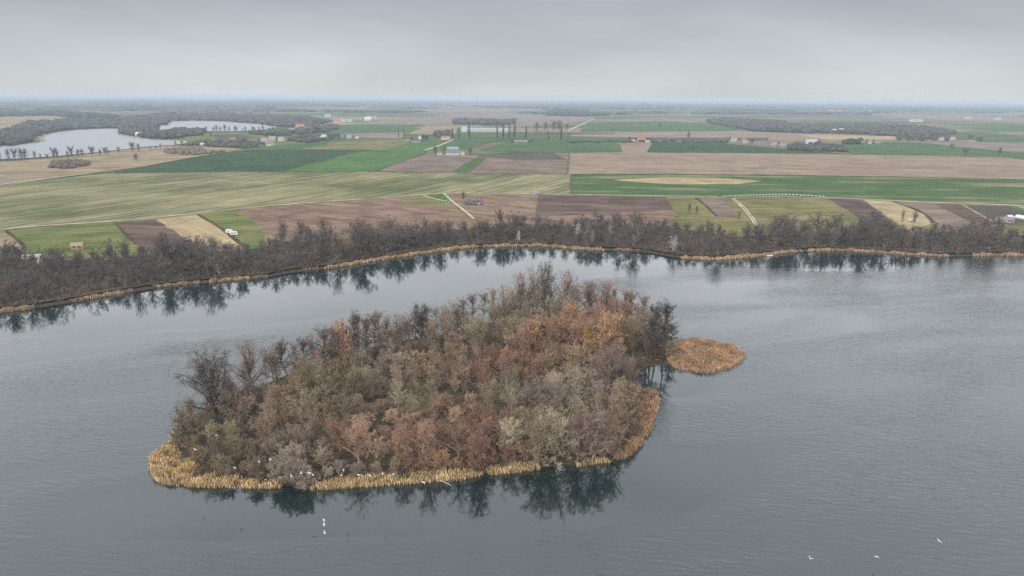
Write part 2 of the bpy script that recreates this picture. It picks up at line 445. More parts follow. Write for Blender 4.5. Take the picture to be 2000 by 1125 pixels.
def bank(line, name):
    C = resample(line, 3.0); T = np.gradient(C, axis=0); T /= np.linalg.norm(T, axis=1)[:, None]; Nn = np.stack([-T[:, 1], T[:, 0]], 1)
    V, F = [], []
    for c, n_ in zip(C, Nn):
        j = random.uniform(-0.4, 0.4)
        for dd, z in ((-3.0 + j, -0.7), (-1.8 + j, 0.1), (-0.35 + j * 0.3, LZ + 0.05), (2.5, LZ + 0.12)):
            V.append((c[0] + n_[0] * dd, c[1] + n_[1] * dd, z))
    for i in range(len(C) - 1):
        for k in range(3): F.append((i * 4 + k, i * 4 + 4 + k, i * 4 + 5 + k, i * 4 + 1 + k))
    return tag(link(name, mesh_py(name, V, F, plain('bank_earth', (0.075, 0.06, 0.042), 1.0, 0.0, 0.4, 0.6), True)), kind='structure')
bank(SHORE, 'shore_bank')
_layer = [0]
def px_poly(pxs, z=LZ):
    return [at(x, y, z) for x, y in pxs]
def fld(name, pxs, mat, lift=0.0, wob=0.0):
    _layer[0] += 1
    z = LZ + 0.02 + 0.012 * _layer[0] + lift
    P0 = px_poly(pxs, LZ); P = []
    for a, b_ in zip(P0, P0[1:] + P0[:1]):
        ln = (b_ - a).length; n_ = max(1, int(ln / max(6.0, a.y / 40)))
        for k in range(n_):
            q = a.lerp(b_, k / n_); amp = 0.6 + q.y / 900
            P.append(Vector((q.x + random.gauss(0, amp * 0.3), q.y + random.gauss(0, amp), 0)) if k else q)
    o = link(name, poly_sheet(name, P, z, mat))
    tag(o, kind='structure')
    return o
def strip(name, pxs, width, mat, lift=0.0):
    """a track of given width (m) along ground points"""
    _layer[0] += 1
    z = LZ + 0.03 + 0.012 * _layer[0] + lift
    C = resample(smooth_line([at(x, y) for x, y in pxs], 2), 12.0)
    T = np.gradient(C, axis=0); T /= np.linalg.norm(T, axis=1)[:, None]
    Nn = np.stack([-T[:, 1], T[:, 0]], 1)
    wv = width * (0.5 + 0.12 * RNG.standard_normal(len(C)))
    A, B = C + Nn * wv[:, None], C - Nn * wv[:, None]
    V = [(p[0], p[1], z) for p in A] + [(p[0], p[1], z) for p in B]
    n = len(C)
    F = [(i, n + i, n + i + 1, i + 1) for i in range(n - 1)]
    o = link(name, mesh_py(name, V, F, mat))
    tag(o, kind='structure')
    return o
def direction(p, q):
    a, b = at(*p), at(*q)
    return math.atan2(b.y - a.y, b.x - a.x)

# crops and soils
aU = direction((100, 400), (480, 350))
FM = {
 'pale_crop': field('pale_crop', (0.125, 0.14, 0.06), (0.30, 0.27, 0.14), aU, 150, 5.5, (0.36, 0.31, 0.17), 110, 0.66, rows=11),
 'dark_crop': field('dark_crop', (0.045, 0.085, 0.042), (0.06, 0.105, 0.05), 0.2, 200, 8, (0.30, 0.28, 0.18), 60, 0.83, rows=12),
 'bright_crop': field('bright_crop', (0.070, 0.155, 0.04), (0.105, 0.19, 0.055), direction((600, 330), (780, 282)), 150, 6, rows=9),
 'mid_crop': field('mid_crop', (0.065, 0.125, 0.045), (0.10, 0.155, 0.06), 0.05, 160, 7, rows=15),
 'streaky_crop': field('streaky_crop', (0.060, 0.125, 0.04), (0.105, 0.145, 0.055), -0.03, 170, 6, (0.33, 0.28, 0.15), 75, 0.64),
 'stubble': field('stubble', (0.27, 0.195, 0.135), (0.34, 0.255, 0.18), 0.02, 140, 7, (0.24, 0.18, 0.13), 120, 0.66, rows=13),
 'tan_grass': field('tan_grass', (0.27, 0.205, 0.12), (0.36, 0.28, 0.17), 0.3, 60, 14, (0.17, 0.14, 0.085), 70, 0.64),
 'plough': field('plough', (0.175, 0.125, 0.10), (0.25, 0.185, 0.145), 0.25, 90, 4, (0.30, 0.23, 0.17), 50, 0.64, rows=7),
 'dark_plough': field('dark_plough', (0.105, 0.07, 0.06), (0.17, 0.115, 0.09), 0.0, 80, 3, (0.24, 0.17, 0.12), 40, 0.66),
 'mauve_soil': field('mauve_soil', (0.22, 0.175, 0.155), (0.28, 0.225, 0.19), 0.1, 200, 10),
 'heath': field('heath', (0.175, 0.105, 0.075), (0.265, 0.175, 0.125), -0.5, 26, 5, (0.30, 0.22, 0.14), 30, 0.60, grain=0.3),
 'meadow': field('meadow', (0.115, 0.145, 0.04), (0.19, 0.20, 0.07), 0.4, 30, 6, (0.22, 0.20, 0.09), 30, 0.64, grain=0.25),
 'olive_meadow': field('olive_meadow', (0.145, 0.145, 0.05), (0.235, 0.21, 0.085), 0.2, 40, 8, (0.27, 0.21, 0.11), 40, 0.66, grain=0.25),
 'straw': field('straw', (0.36, 0.27, 0.14), (0.47, 0.37, 0.21), direction((320, 430), (440, 487)), 60, 1.6, (0.30, 0.20, 0.11), 30, 0.66),
 'track': plain('track', (0.50, 0.45, 0.36), 1.0, 0.0, 0.25, 0.08),
 'verge': field('verge', (0.11, 0.12, 0.045), (0.18, 0.15, 0.08), 0.0, 12, 3, grain=0.3),
 'ditch': field('ditch', (0.085, 0.08, 0.06), (0.14, 0.12, 0.09), 0.0, 90, 8),
 'wood_floor': field('wood_floor', (0.07, 0.052, 0.035), (0.12, 0.092, 0.058), 0.4, 10, 5, (0.12, 0.115, 0.05), 18, 0.70, grain=0.35),
}
# behind: from far to near
fld('field', [(560, 262), (640, 245), (800, 239), (835, 243), (770, 259), (640, 262)], FM['mid_crop'])
fld('field', [(690, 243), (760, 232), (1000, 221), (1160, 226), (1150, 235), (1010, 240), (890, 243)], FM['mauve_soil'])
fld('field', [(640, 262), (770, 259), (792, 258), (786, 270), (640, 268)], FM['mauve_soil'])
fld('field', [(792, 262), (835, 247), (895, 246), (890, 262)], FM['tan_grass'])
fld('field', [(600, 293), (640, 279), (700, 274), (792, 271), (800, 279), (750, 293)], FM['olive_meadow'])
fld('field', [(460, 296), (560, 282), (640, 277), (640, 283), (560, 294)], FM['mid_crop'])
fld('field', [(-150, 240), (0, 228), (120, 225), (155, 229), (80, 238), (20, 250), (-150, 262)], FM['tan_grass'])
fld('field', [(330, 268), (400, 260), (540, 257), (570, 264), (500, 275), (350, 278)], FM['meadow'])
fld('field', [(410, 263), (470, 262), (500, 270), (430, 273)], FM['ditch'])
fld('field', [(1150, 240), (1290, 236), (1440, 246), (1440, 256), (1130, 258)], FM['mid_crop'])
fld('field', [(1010, 248), (1120, 240), (1160, 229), (1000, 236), (980, 247)], FM['mauve_soil'])
fld('field', [(1120, 262), (1440, 256), (1700, 266), (1700, 272), (1440, 274), (1100, 273)], FM['stubble'])
fld('field', [(1130, 268), (1500, 269), (1500, 275), (1130, 273)], FM['ditch'])
fld('field', [(1560, 264), (1760, 266), (1800, 272), (1620, 273)], FM['straw'])
fld('field', [(1880, 249), (2150, 247), (2150, 256), (1940, 256)], FM['mid_crop'])
fld('field', [(1040, 258), (1200, 260), (1200, 262), (1040, 263)], FM['ditch'])
fld('field', [(870, 268), (975, 262), (1230, 269), (1230, 277), (1000, 275), (960, 279), (900, 296), (860, 293)], FM['mid_crop'])
fld('field', [(930, 294), (1000, 275), (1200, 277), (1212, 285), (1216, 297), (1000, 298)], FM['mid_crop'])
fld('field', [(1212, 284), (1274, 278), (1264, 298), (1216, 298)], FM['stubble'])
fld('field', [(1274, 277), (1400, 278), (1470, 283), (1560, 292), (1660, 300), (1500, 300), (1264, 298)], FM['dark_crop'])
fld('field', [(1640, 282), (1740, 277), (1800, 279), (1960, 296), (2000, 310), (1860, 304), (1720, 303), (1655, 300)], FM['mid_crop'])
fld('field', [(1800, 279), (2200, 277), (2200, 298), (1965, 296)], FM['mauve_soil'])
fld('field', [(1965, 296), (2200, 298), (2200, 325), (2000, 312)], FM['mid_crop'])
fld('field', [(800, 279), (850, 279), (870, 283), (832, 297), (735, 334), (545, 336), (640, 312), (700, 296), (750, 293)], FM['bright_crop'])
fld('field', [(210, 340), (400, 304), (470, 294), (590, 292), (750, 293), (700, 296), (640, 312), (545, 336)], FM['dark_crop'])
fld('field', [(-250, 398), (0, 358), (60, 353), (165, 341), (290, 324), (400, 304), (480, 293), (450, 289), (330, 284), (250, 292), (130, 307), (0, 316), (-250, 338)], FM['tan_grass'])
fld('field', [(0, 345), (-250, 372), (-250, 398), (0, 363), (60, 355)], FM['mauve_soil'])
fld('field', [(735, 334), (832, 300), (936, 305), (880, 337)], FM['plough'])
fld('field', [(880, 337), (936, 304), (955, 304), (912, 339)], FM['mid_crop'])
fld('field', [(912, 339), (952, 305), (1000, 299), (1112, 300), (1106, 341)], FM['plough'])
fld('field', [(930, 303), (1000, 298), (1080, 298), (1105, 312), (1000, 313)], FM['ditch'])
fld('field', [(1106, 341), (1112, 300), (1216, 298), (1500, 300), (1720, 303), (1860, 304), (1960, 307), (2000, 312), (2250, 325), (2250, 370), (2000, 352), (1850, 348), (1500, 342)], FM['stubble'])
fld('field', [(1115, 341), (1300, 341), (1500, 342), (1850, 348), (2000, 352), (2250, 370), (2250, 425), (2000, 401), (1870, 397), (1610, 386), (1530, 381), (1400, 384), (1115, 380)], FM['streaky_crop'])
fld('field', [(-260, 497), (0, 449), (60, 442), (215, 433), (305, 424), (460, 408), (690, 390), (870, 377), (1115, 380), (1115, 341), (905, 339), (720, 336), (500, 336), (215, 339), (60, 355), (0, 363), (-260, 402)], FM['pale_crop'])
fld('field', [(1195, 352), (1290, 347), (1400, 348), (1490, 354), (1440, 360), (1350, 361), (1270, 358)], FM['straw'])
# plots between the track and the trees
fld('verge', [(-260, 497), (0, 449), (215, 433), (460, 408), (870, 377), (1400, 384), (1610, 386), (2000, 401), (2250, 425), (2250, 520), (2000, 470), (1700, 460), (1430, 466), (1000, 452), (640, 478), (480, 498), (200, 520), (-260, 600)], FM['olive_meadow'])
fld('plot', [(-260, 505), (0, 455), (10, 453), (50, 482), (40, 520), (-260, 580)], FM['tan_grass'])
fld('plot', [(16, 452), (60, 445), (222, 438), (262, 478), (268, 512), (60, 512), (48, 480)], FM['meadow'])
fld('plot', [(228, 437), (304, 429), (346, 456), (388, 496), (290, 508), (264, 478)], FM['dark_plough'])
fld('plot', [(306, 429), (384, 421), (432, 446), (482, 490), (470, 502), (392, 502), (346, 456)], FM['straw'])
fld('plot', [(388, 420), (455, 412), (502, 437), (518, 462), (500, 492), (484, 488), (432, 446)], FM['meadow'])
fld('plot', [(460, 411), (690, 393), (828, 383), (870, 394), (918, 430), (910, 465), (640, 478), (520, 485), (518, 462), (500, 436)], FM['heath'])
fld('plot', [(835, 383), (866, 380), (882, 395), (862, 394)], FM['bright_crop'])
fld('plot', [(780, 390), (826, 384), (866, 397), (885, 408), (800, 400)], FM['olive_meadow'])
fld('plot', [(874, 380), (1050, 381), (1044, 440), (926, 440), (922, 427)], FM['heath'])
fld('plot', [(1052, 382), (1300, 386), (1316, 412), (1046, 424)], FM['dark_plough'])
fld('plot', [(1046, 424), (1316, 412), (1322, 424), (1300, 440), (1046, 440)], FM['heath'])
fld('plot', [(1365, 388), (1412, 389), (1446, 428), (1398, 422)], FM['plough'])
fld('plot', [(1434, 389), (1530, 385), (1614, 389), (1692, 436), (1640, 458), (1492, 458)], FM['olive_meadow'])
fld('plot', [(1618, 389), (1680, 390), (1728, 422), (1715, 442), (1694, 435)], FM['dark_plough'])
fld('plot', [(1684, 391), (1744, 395), (1802, 416), (1818, 440), (1770, 450), (1728, 422)], FM['straw'])
fld('plot', [(1748, 395), (1820, 398), (1914, 444), (1830, 450), (1804, 416)], FM['plough'])
fld('plot', [(1823, 399), (1876, 401), (1944, 438), (1916, 444)], FM['dark_plough'])
fld('plot', [(1882, 402), (1966, 404), (2060, 436), (1990, 442), (1946, 437)], FM['ditch'])
fld('plot', [(1966, 404), (1982, 404), (2080, 436), (2060, 436)], FM['bright_crop'])
fld('plot', [(1984, 404), (2250, 430), (2250, 470), (2080, 437)], FM['straw'])
strip('dirt_track', [(-200, 483), (0, 450), (60, 443), (215, 434.5), (305, 425.5), (380, 418.5), (460, 409.5), (530, 402.5), (690, 391.5), (820, 381.5), (870, 378), (1050, 380), (1110, 381), (1400, 385)], 3.2, FM['track'])
strip('dirt_track', [(1612, 387.5), (1680, 389.5), (1740, 393.5), (1870, 398.5), (2000, 402.5), (2200, 420)], 4.2, FM['track'])
strip('field_path', [(867, 379), (885, 396), (905, 411), (925, 428)], 2.2, FM['track'])
strip('field_path', [(826, 383), (850, 390), (880, 396)], 2.2, FM['track'])
strip('wheel_rut', [(1428, 388), (1447, 404), (1465, 425), (1474, 440), (1480, 458)], 1.3, FM['track'])
strip('wheel_rut', [(1432, 388), (1452, 404), (1470, 425), (1479, 440), (1485, 458)], 1.3, FM['track'])
strip('farm_road', [(830, 294), (850, 288), (870, 280), (886, 273)], 6.0, FM['track'])
strip('farm_road', [(545, 260), (560, 256), (575, 252)], 8.0, FM['track'])
strip('farm_road', [(1110, 256), (1130, 246), (1160, 232)], 8.0, FM['track'])
strip('farm_road', [(1420, 281), (1470, 285), (1540, 292), (1660, 301)], 5.0, FM['track'])
strip('dirt_track', [(-150, 385), (0, 362), (60, 354), (165, 341)], 4.0, FM['track'])
strip('plot_boundary', [(12, 452), (50, 482), (45, 500)], 2.0, FM['wood_floor'])
strip('plot_boundary', [(225, 437), (264, 478)], 2.0, FM['wood_floor'])
strip('plot_boundary', [(386, 420), (432, 446), (484, 490)], 2.5, FM['wood_floor'])
strip('plot_boundary', [(1745, 395), (1804, 416), (1824, 436)], 3.0, FM['wood_floor'])
strip('plot_boundary', [(1360, 388), (1380, 404), (1400, 424)], 2.0, FM['wood_floor'])
strip('plot_path', [(1878, 401), (1945, 438)], 3.0, FM['tan_grass'])
for pxs, w_ in [([(215, 339), (360, 337.5), (545, 336), (735, 335), (905, 339), (1106, 341)], 4.0), ([(1115, 341), (1300, 341), (1500, 342), (1850, 348), (2000, 352)], 4.0), ([(735, 334), (785, 316), (832, 299)], 3.0), ([(1108, 340), (1112, 300)], 3.0),
                ([(210, 340), (400, 304), (470, 294)], 4.0), ([(545, 336), (640, 312), (700, 296), (750, 293)], 2.5), ([(1264, 298), (1500, 300), (1720, 303), (1960, 307), (2000, 312)], 5.0), ([(1115, 379), (1115, 341)], 2.0), ([(912, 339), (952, 305)], 3.0), ([(936, 304), (1000, 298), (1112, 300)], 4.0)]:
    strip('field_margin', pxs, w_, FM['verge'])
# the far lakes
M['far_water'] = water_mat('far_lake_water', (0.16, 0.18, 0.20), (), 0.5, (0.25, 0.35))
def far_lake(pxs):
    _layer[0] += 1
    pts = smooth_line(px_poly(pxs) + [px_poly(pxs)[0]], 2)[:-1]
    o = link('far_lake_water', poly_sheet('far_lake_water', pts, LZ + 0.02 + 0.012 * _layer[0], M['far_water']))
    tag(o, kind='structure')
    e = np.array(pts); c = e.mean(0)
    return o
far_lake([(-250, 318), (-250, 300), (0, 287), (70, 281), (88, 277), (72, 270), (95, 262), (140, 255), (200, 252), (238, 252), (238, 264), (272, 271), (330, 275), (372, 276), (356, 283), (300, 286), (230, 294), (130, 305), (0, 313)])
far_lake([(310, 254), (316, 242), (330, 238), (380, 237), (440, 238), (500, 243), (545, 246), (532, 252), (480, 257), (400, 257), (340, 257)])
strip('far_bank', [(-60, 286), (0, 286), (72, 280), (88, 276), (72, 269), (95, 261), (140, 254), (200, 251), (238, 251)], 9.0, FM['tan_grass'])
strip('far_bank', [(238, 264), (272, 271), (330, 275), (372, 276)], 12.0, FM['tan_grass'])
strip('far_bank', [(310, 242), (330, 237), (440, 237), (500, 242), (545, 245)], 8.0, FM['tan_grass'])
# ground of the belt of trees along the shore
belt_back_px = [(-260, 545), (0, 505), (100, 510), (200, 512), (265, 505), (380, 496), (480, 492), (560, 476), (640, 472), (750, 462), (900, 452), (1000, 446),
                (1200, 446), (1300, 446), (1400, 460), (1440, 466), (1490, 462), (1560, 462), (1650, 462), (1700, 452), (1800, 456), (1900, 458), (2000, 464), (2250, 485)]
BELT_BACK = [tuple(at(x, y))[:2] for x, y in belt_back_px]
BELT = [tuple(p) for p in SHORE[4:-4]] + BELT_BACK[::-1]
_layer[0] += 1
tag(link('wood_floor', poly_sheet('wood_floor', BELT, LZ + 0.04 + 0.012 * _layer[0], FM['wood_floor'])), kind='structure')

# the island
isl_px = [(300, 930), (296, 905), (310, 885), (338, 862), (352, 825), (400, 792), (450, 770), (520, 748), (600, 712), (700, 682), (800, 662), (900, 645), (980, 622),
          (1050, 606), (1130, 604), (1210, 612), (1280, 636), (1325, 660), (1322, 690), (1300, 712), (1262, 716), (1248, 735), (1252, 762), (1282, 770), (1284, 792), (1264, 848),
          (1238, 886), (1190, 901), (1130, 910), (1060, 915), (1000, 923), (940, 927), (900, 935), (800, 944), (700, 950), (610, 956), (560, 951), (500, 953), (400, 951), (322, 947)]
ISL = smooth_line([at(x, y, 0.0) for x, y in isl_px] + [at(*isl_px[0], 0.0)], 2)[:-1]
def island_mesh():
    c = ISL.mean(0)
    rings = [(1.0, -0.6), (0.985, 0.05), (0.95, 0.35), (0.85, 0.7), (0.6, 1.1), (0.25, 1.3)]
    V, F = [], []
    n = len(ISL)
    for s, z in rings:
        for p in ISL:
            q = c + (p - c) * s
            V.append((q[0], q[1], z + (0.25 * random.random() if s < 0.9 else 0)))
    V.append((c[0], c[1], 1.4))
    for r in range(len(rings) - 1):
        for i in range(n):
            j = (i + 1) % n
            F.append((r * n + i, (r + 1) * n + i, (r + 1) * n + j, r * n + j))
    r = len(rings) - 1
    for i in range(n):
        F.append((r * n + i, len(V) - 1, r * n + (i + 1) % n))
    return mesh_py('island_ground', V, F, FM['wood_floor'], True)
tag(link('island_ground', island_mesh()), kind='structure')

# ------------------------------------------------------------------ tree builder
def unit(v):
    return v / np.maximum(np.linalg.norm(v, axis=-1, keepdims=True), 1e-9)
def tube(path, radii, sides, V, F):
    """append a tapered tube of triangles"""
    path = np.asarray(path); n0 = len(V)
    T = np.gradient(path, axis=0); T = unit(T)
    ref = np.array([0.3, 0.9, 0.1]) if abs(T[0][0]) > 0.8 else np.array([1.0, 0.1, 0.05])
    for p, t, r in zip(path, T, radii):
        a = unit(np.cross(t, ref)); b = np.cross(t, a)
        for k in range(sides):
            w = 2 * math.pi * k / sides
            V.append(p + (a * math.cos(w) + b * math.sin(w)) * r)
    for i in range(len(path) - 1):
        for k in range(sides):
            a = n0 + i * sides + k; b = n0 + i * sides + (k + 1) % sides
            F.append((a, b, b + sides)); F.append((a, b + sides, a + sides))
def spawn(P, D, Ln, k, lo, hi, fwd, side, up, ratio, rng):
    """children along straight parents"""
    n = len(P)
    s = rng.uniform(lo, hi, (n, k))
    pos = P[:, None] + D[:, None] * (Ln[:, None] * s)[..., None]
    rd = unit(rng.standard_normal((n, k, 3)))
    d = unit(D[:, None] * fwd + rd * side + np.array([0, 0, up]))
    ln = Ln[:, None] * ratio * rng.uniform(0.6, 1.25, (n, k)) * (1.15 - 0.45 * s)
    return pos.reshape(-1, 3), d.reshape(-1, 3), ln.reshape(-1)
def spikes(P, D, Ln, w, rng):
    side = unit(np.cross(D, unit(rng.standard_normal(D.shape)))) * (w * 0.5)
    V = np.stack([P + side, P - side, P + D * Ln[:, None]], 1).reshape(-1, 3)
    return V
def gen_tree(seed, H=12.0, rad=4.5, base=0.25, limbs=14, inc=(75, 25), curve=0.35, style='tree', n2=7, n3=5, n4=5, tw=1.1, leaves=0, leaf=0.32, tr=None, lean=0.04, twk=1.0, stems=1, fwd=0.75, drop=0.15):
    """a deciduous tree in real metres: (trunk mesh arrays, twig arrays, leaf arrays)"""
    rng = np.random.default_rng(seed)
    tV, tF = [], []
    tr = tr or H * 0.017
    LP, LD, LL = [], [], []
    for st in range(stems):
        top = np.array([rng.normal(0, lean * H), rng.normal(0, lean * H), H * {'oak': 0.55, 'narrow': 0.82, 'column': 0.85}.get(style, 0.58)])
        foot = np.zeros(3)
        if stems > 1:
            a = 2 * math.pi * (st + rng.uniform(0, 0.7)) / stems
            foot = np.array([math.cos(a), math.sin(a), 0]) * rad * 0.12
            top = np.array([math.cos(a) * rad * 0.55 * rng.uniform(0.3, 1), math.sin(a) * rad * 0.55 * rng.uniform(0.3, 1), H * rng.uniform(0.5, 0.75)])
        k = 7
        path = np.array([foot + (top - foot) * t for t in np.linspace(0, 1, k)])
        path[1:-1, :2] += rng.normal(0, H * 0.010, (k - 2, 2))
        rr = tr / math.sqrt(stems)
        radii = [rr * (1.35 if i == 0 else 1) * (1 - 0.86 * (i / (k - 1))) for i in range(k)]
        tube(path, radii, 5, tV, tF)
        nl = max(3, limbs // stems)
        az0 = rng.uniform(0, 6.28)
        for i in range(nl):
            t = base + (1 - base) * ((i + rng.uniform(0, 0.8)) / nl) ** (1.0 if style == 'column' else 0.75)
            t = min(t, 0.99)
            f = t * (k - 1); j = min(int(f), k - 2)
            p = path[j] + (path[j + 1] - path[j]) * (f - j)
            az = az0 + i * 2.4 + rng.uniform(-0.4, 0.4)
            u = (t - base) / (1 - base)
            ic = R(inc[0] + (inc[1] - inc[0]) * u + rng.uniform(-9, 9))
            if u > 0.5 and style != 'column': ic = R(rng.uniform(4, 62))
            if style == 'column':
                ln = rad * (1.0 - 0.55 * u) * rng.uniform(1.3, 2.0)
            elif style == 'alder':
                ln = rad * (0.55 + 0.75 * math.sin(math.pi * min(1, 0.18 + 0.72 * u))) * rng.uniform(0.6, 1.1) * (1 if u < 0.8 else 0.7)
            d = np.array([math.cos(az) * math.sin(ic), math.sin(az) * math.sin(ic), math.cos(ic)])
            if style not in ('column', 'alder'):        # reach out to a rounded crown
                z0 = base * H * 0.75; c0 = np.array([0, 0, (H * 1.0 + z0) / 2]); ax = np.array([rad, rad, (H - z0) / 2])
                dd = unit(d + np.array([0, 0, curve * 0.9])); q0 = (p - c0) / ax; e0 = dd / ax
                qa, qb, qc = e0 @ e0, 2 * (q0 @ e0), q0 @ q0 - 1
                disc = qb * qb - 4 * qa * qc
                ln = ((-qb + math.sqrt(disc)) / (2 * qa) if disc > 0 else rad * 0.4) * rng.uniform(0.72, 1.02)
                ln = max(ln, rad * 0.25)
            q = p.copy(); pts = [q.copy()]
            m_ = 4
            for s in range(m_):
                d = unit(d + np.array([0, 0, curve * 0.5]) + rng.normal(0, 0.14, 3))
                q = q + d * ln / m_
                pts.append(q.copy())
                LP.append(pts[-2]); LD.append(d.copy()); LL.append(ln / m_)
            r0 = radii[0] * (0.62 - 0.34 * u) * (0.8 if style != 'oak' else 1.0)
            tube(pts, [r0 * (1 - 0.8 * x / m_) for x in range(m_ + 1)], 3, tV, tF)
        LP.append(path[-2]); LD.append(unit(path[-1] - path[-2])); LL.append(np.linalg.norm(path[-1] - path[-2]))
    LP, LD, LL = np.array(LP), np.array(LD), np.array(LL)
    w = 0.075 * twk
    k2 = max(1, round(n2 / 3.2))
    P2, D2, L2 = spawn(LP, LD, np.maximum(LL, rad * 0.30), k2, 0.0, 1.0, fwd, 0.95, 0.10, 0.95, rng)
    P3, D3, L3 = spawn(P2, D2, L2, n3, 0.15, 1.0, fwd, 0.85, 0.06, 0.66, rng)
    P4, D4, L4 = spawn(P3, D3, L3, n4, 0.1, 1.0, fwd, 0.85, 0.04, 0.66, rng)
    L4 = np.clip(L4 * tw, 0.35, 2.2)
    V = np.concatenate([spikes(P2, D2, L2, w * 1.7, rng), spikes(P3, D3, L3, w * 1.15, rng), spikes(P4, D4, L4, w * 0.85, rng)])
    V[:, 2] = np.maximum(V[:, 2], 0.05)
    lV = np.zeros((0, 3))
    if leaves:
        idx = rng.integers(0, len(P4), leaves)
        c = P4[idx] + D4[idx] * (L4[idx] * rng.uniform(0.2, 1, leaves))[:, None]
        a = unit(rng.standard_normal((leaves, 3))); b = unit(np.cross(a, rng.standard_normal((leaves, 3))))
        s = leaf * rng.uniform(0.6, 1.3, (leaves, 1))
        lV = np.stack([c + a * s, c - a * s * 0.5 + b * s * 0.7, c - a * s * 0.5 - b * s * 0.7], 1).reshape(-1, 3)
        lV[:, 2] = np.maximum(lV[:, 2], 0.05)
    return (np.array(tV), np.array(tF)), V, lV
class Kind:
    """mesh data of one tree shape, shared by its copies"""
    def __init__(s, name, **kw):
        (tV, tF), V, lV = gen_tree(**kw)
        s.H = kw.get('H', 12.0)
        s.trunk = mesh_np(name + '_trunk', tV, tF, (None,), smooth=True)
        A = np.concatenate([V, lV])
        mi = np.concatenate([np.zeros(len(V) // 3, int), np.ones(len(lV) // 3, int)])
        s.crown = mesh_np(name + '_crown', A, np.arange(len(A)).reshape(-1, 3), (None, None) if len(lV) else (None,), mi)
        s.arr = (tV, tF, A)
        s.nl = len(lV)
K = {}
for i in range(3):
    K['oak', i] = Kind('oak', seed=100 + i, H=15, rad=8.5, base=0.16, limbs=20, inc=(85, 12), curve=0.12, style='oak', n2=9, n3=6, n4=7, tr=0.44, twk=0.95)
for i in range(4):
    K['alder', i] = Kind('alder', seed=200 + i, H=17, rad=2.9, base=0.44, limbs=24, inc=(76, 30), curve=0.12, style='narrow', n2=5, n3=4, n4=5, tr=0.24, lean=0.025, twk=0.8)
for i in range(4):
    K['fan', i] = Kind('fan', seed=300 + i, H=16, rad=5.4, base=0.28, limbs=20, inc=(62, 8), curve=0.18, n2=7, n3=5, n4=5, tr=0.30, twk=0.85)
for i in range(5):
    K['round', i] = Kind('round', seed=400 + i, H=11, rad=4.8, base=0.10, limbs=26, inc=(84, 8), curve=0.14, n2=8, n3=6, n4=6, tr=0.26, twk=0.85, stems=1 + i % 2)
for i in range(3):
    K['leafy', i] = Kind('leafy', seed=500 + i, H=12, rad=4.0, base=0.14, limbs=22, inc=(80, 8), curve=0.16, n2=7, n3=6, n4=6, tr=0.17, leaves=2600, leaf=0.25)
for i in range(2):
    K['sparse', i] = Kind('sparse', seed=530 + i, H=12, rad=4.8, base=0.12, limbs=26, inc=(82, 8), curve=0.15, n2=8, n3=6, n4=6, tr=0.17, twk=0.85, leaves=420, leaf=0.24)
for i in range(4):
    K['bush', i] = Kind('bush', seed=600 + i, H=6, rad=3.6, base=0.05, limbs=28, inc=(88, 12), curve=0.2, n2=8, n3=7, n4=6, tr=0.13, twk=0.8, stems=5, tw=1.1)
for i in range(2):
    K['column', i] = Kind('column', seed=700 + i, H=24, rad=2.3, base=0.10, limbs=40, inc=(28, 14), curve=0.25, style='column', n2=5, n3=5, n4=4, tr=0.35, lean=0.01, twk=1.4)
for i in range(5):
    K['shore', i] = Kind('shore', seed=800 + i, H=15, rad=5.6, base=0.14, limbs=24, inc=(82, 8), curve=0.14, n2=8, n3=6, n4=6, tr=0.30, twk=1.1)
for i in range(3):
    K['shoretall', i] = Kind('shoretall', seed=850 + i, H=18, rad=5.0, base=0.24, limbs=22, inc=(72, 10), curve=0.16, n2=8, n3=6, n4=5, tr=0.34, twk=1.05)
for i in range(3):
    K['field', i] = Kind('field', seed=900 + i, H=14, rad=6.0, base=0.20, limbs=18, inc=(80, 8), curve=0.15, n2=7, n3=5, n4=5, tr=0.3, twk=2.2)
LITE = [Kind('lite', seed=950 + i, H=14, rad=5.4, base=0.14, limbs=14, inc=(80, 8), curve=0.15, n2=7, n3=5, n4=4, tr=0.22, twk=2.1) for i in range(4)]

def tree(name, kind, v, loc, height, mat, bark='bark_brown', leafm=None, wide=1.0, rz=None, label=None, cat='tree', group=None):
    kd = K[kind, v]
    s = height / kd.H
    root = empty(name, loc, random.uniform(0, 6.28) if rz is None else rz, (s * wide, s * wide, s))
    if label: root['label'] = label
    root['category'] = cat
    if group: root['group'] = group
    t = link('trunk', kd.trunk, root); t.material_slots[0].link = 'OBJECT'; t.material_slots[0].material = M[bark]
    c = link('crown', kd.crown, root); c.material_slots[0].link = 'OBJECT'; c.material_slots[0].material = M[mat]
    if kd.nl:
        c.material_slots[1].link = 'OBJECT'; c.material_slots[1].material = M[leafm or 'leaf_orange']
    return root
def NV(kind):
    return len([1 for k in K if k[0] == kind])
def ground_z(x, y):
    """height of the island ground, roughly"""
    return 0.75

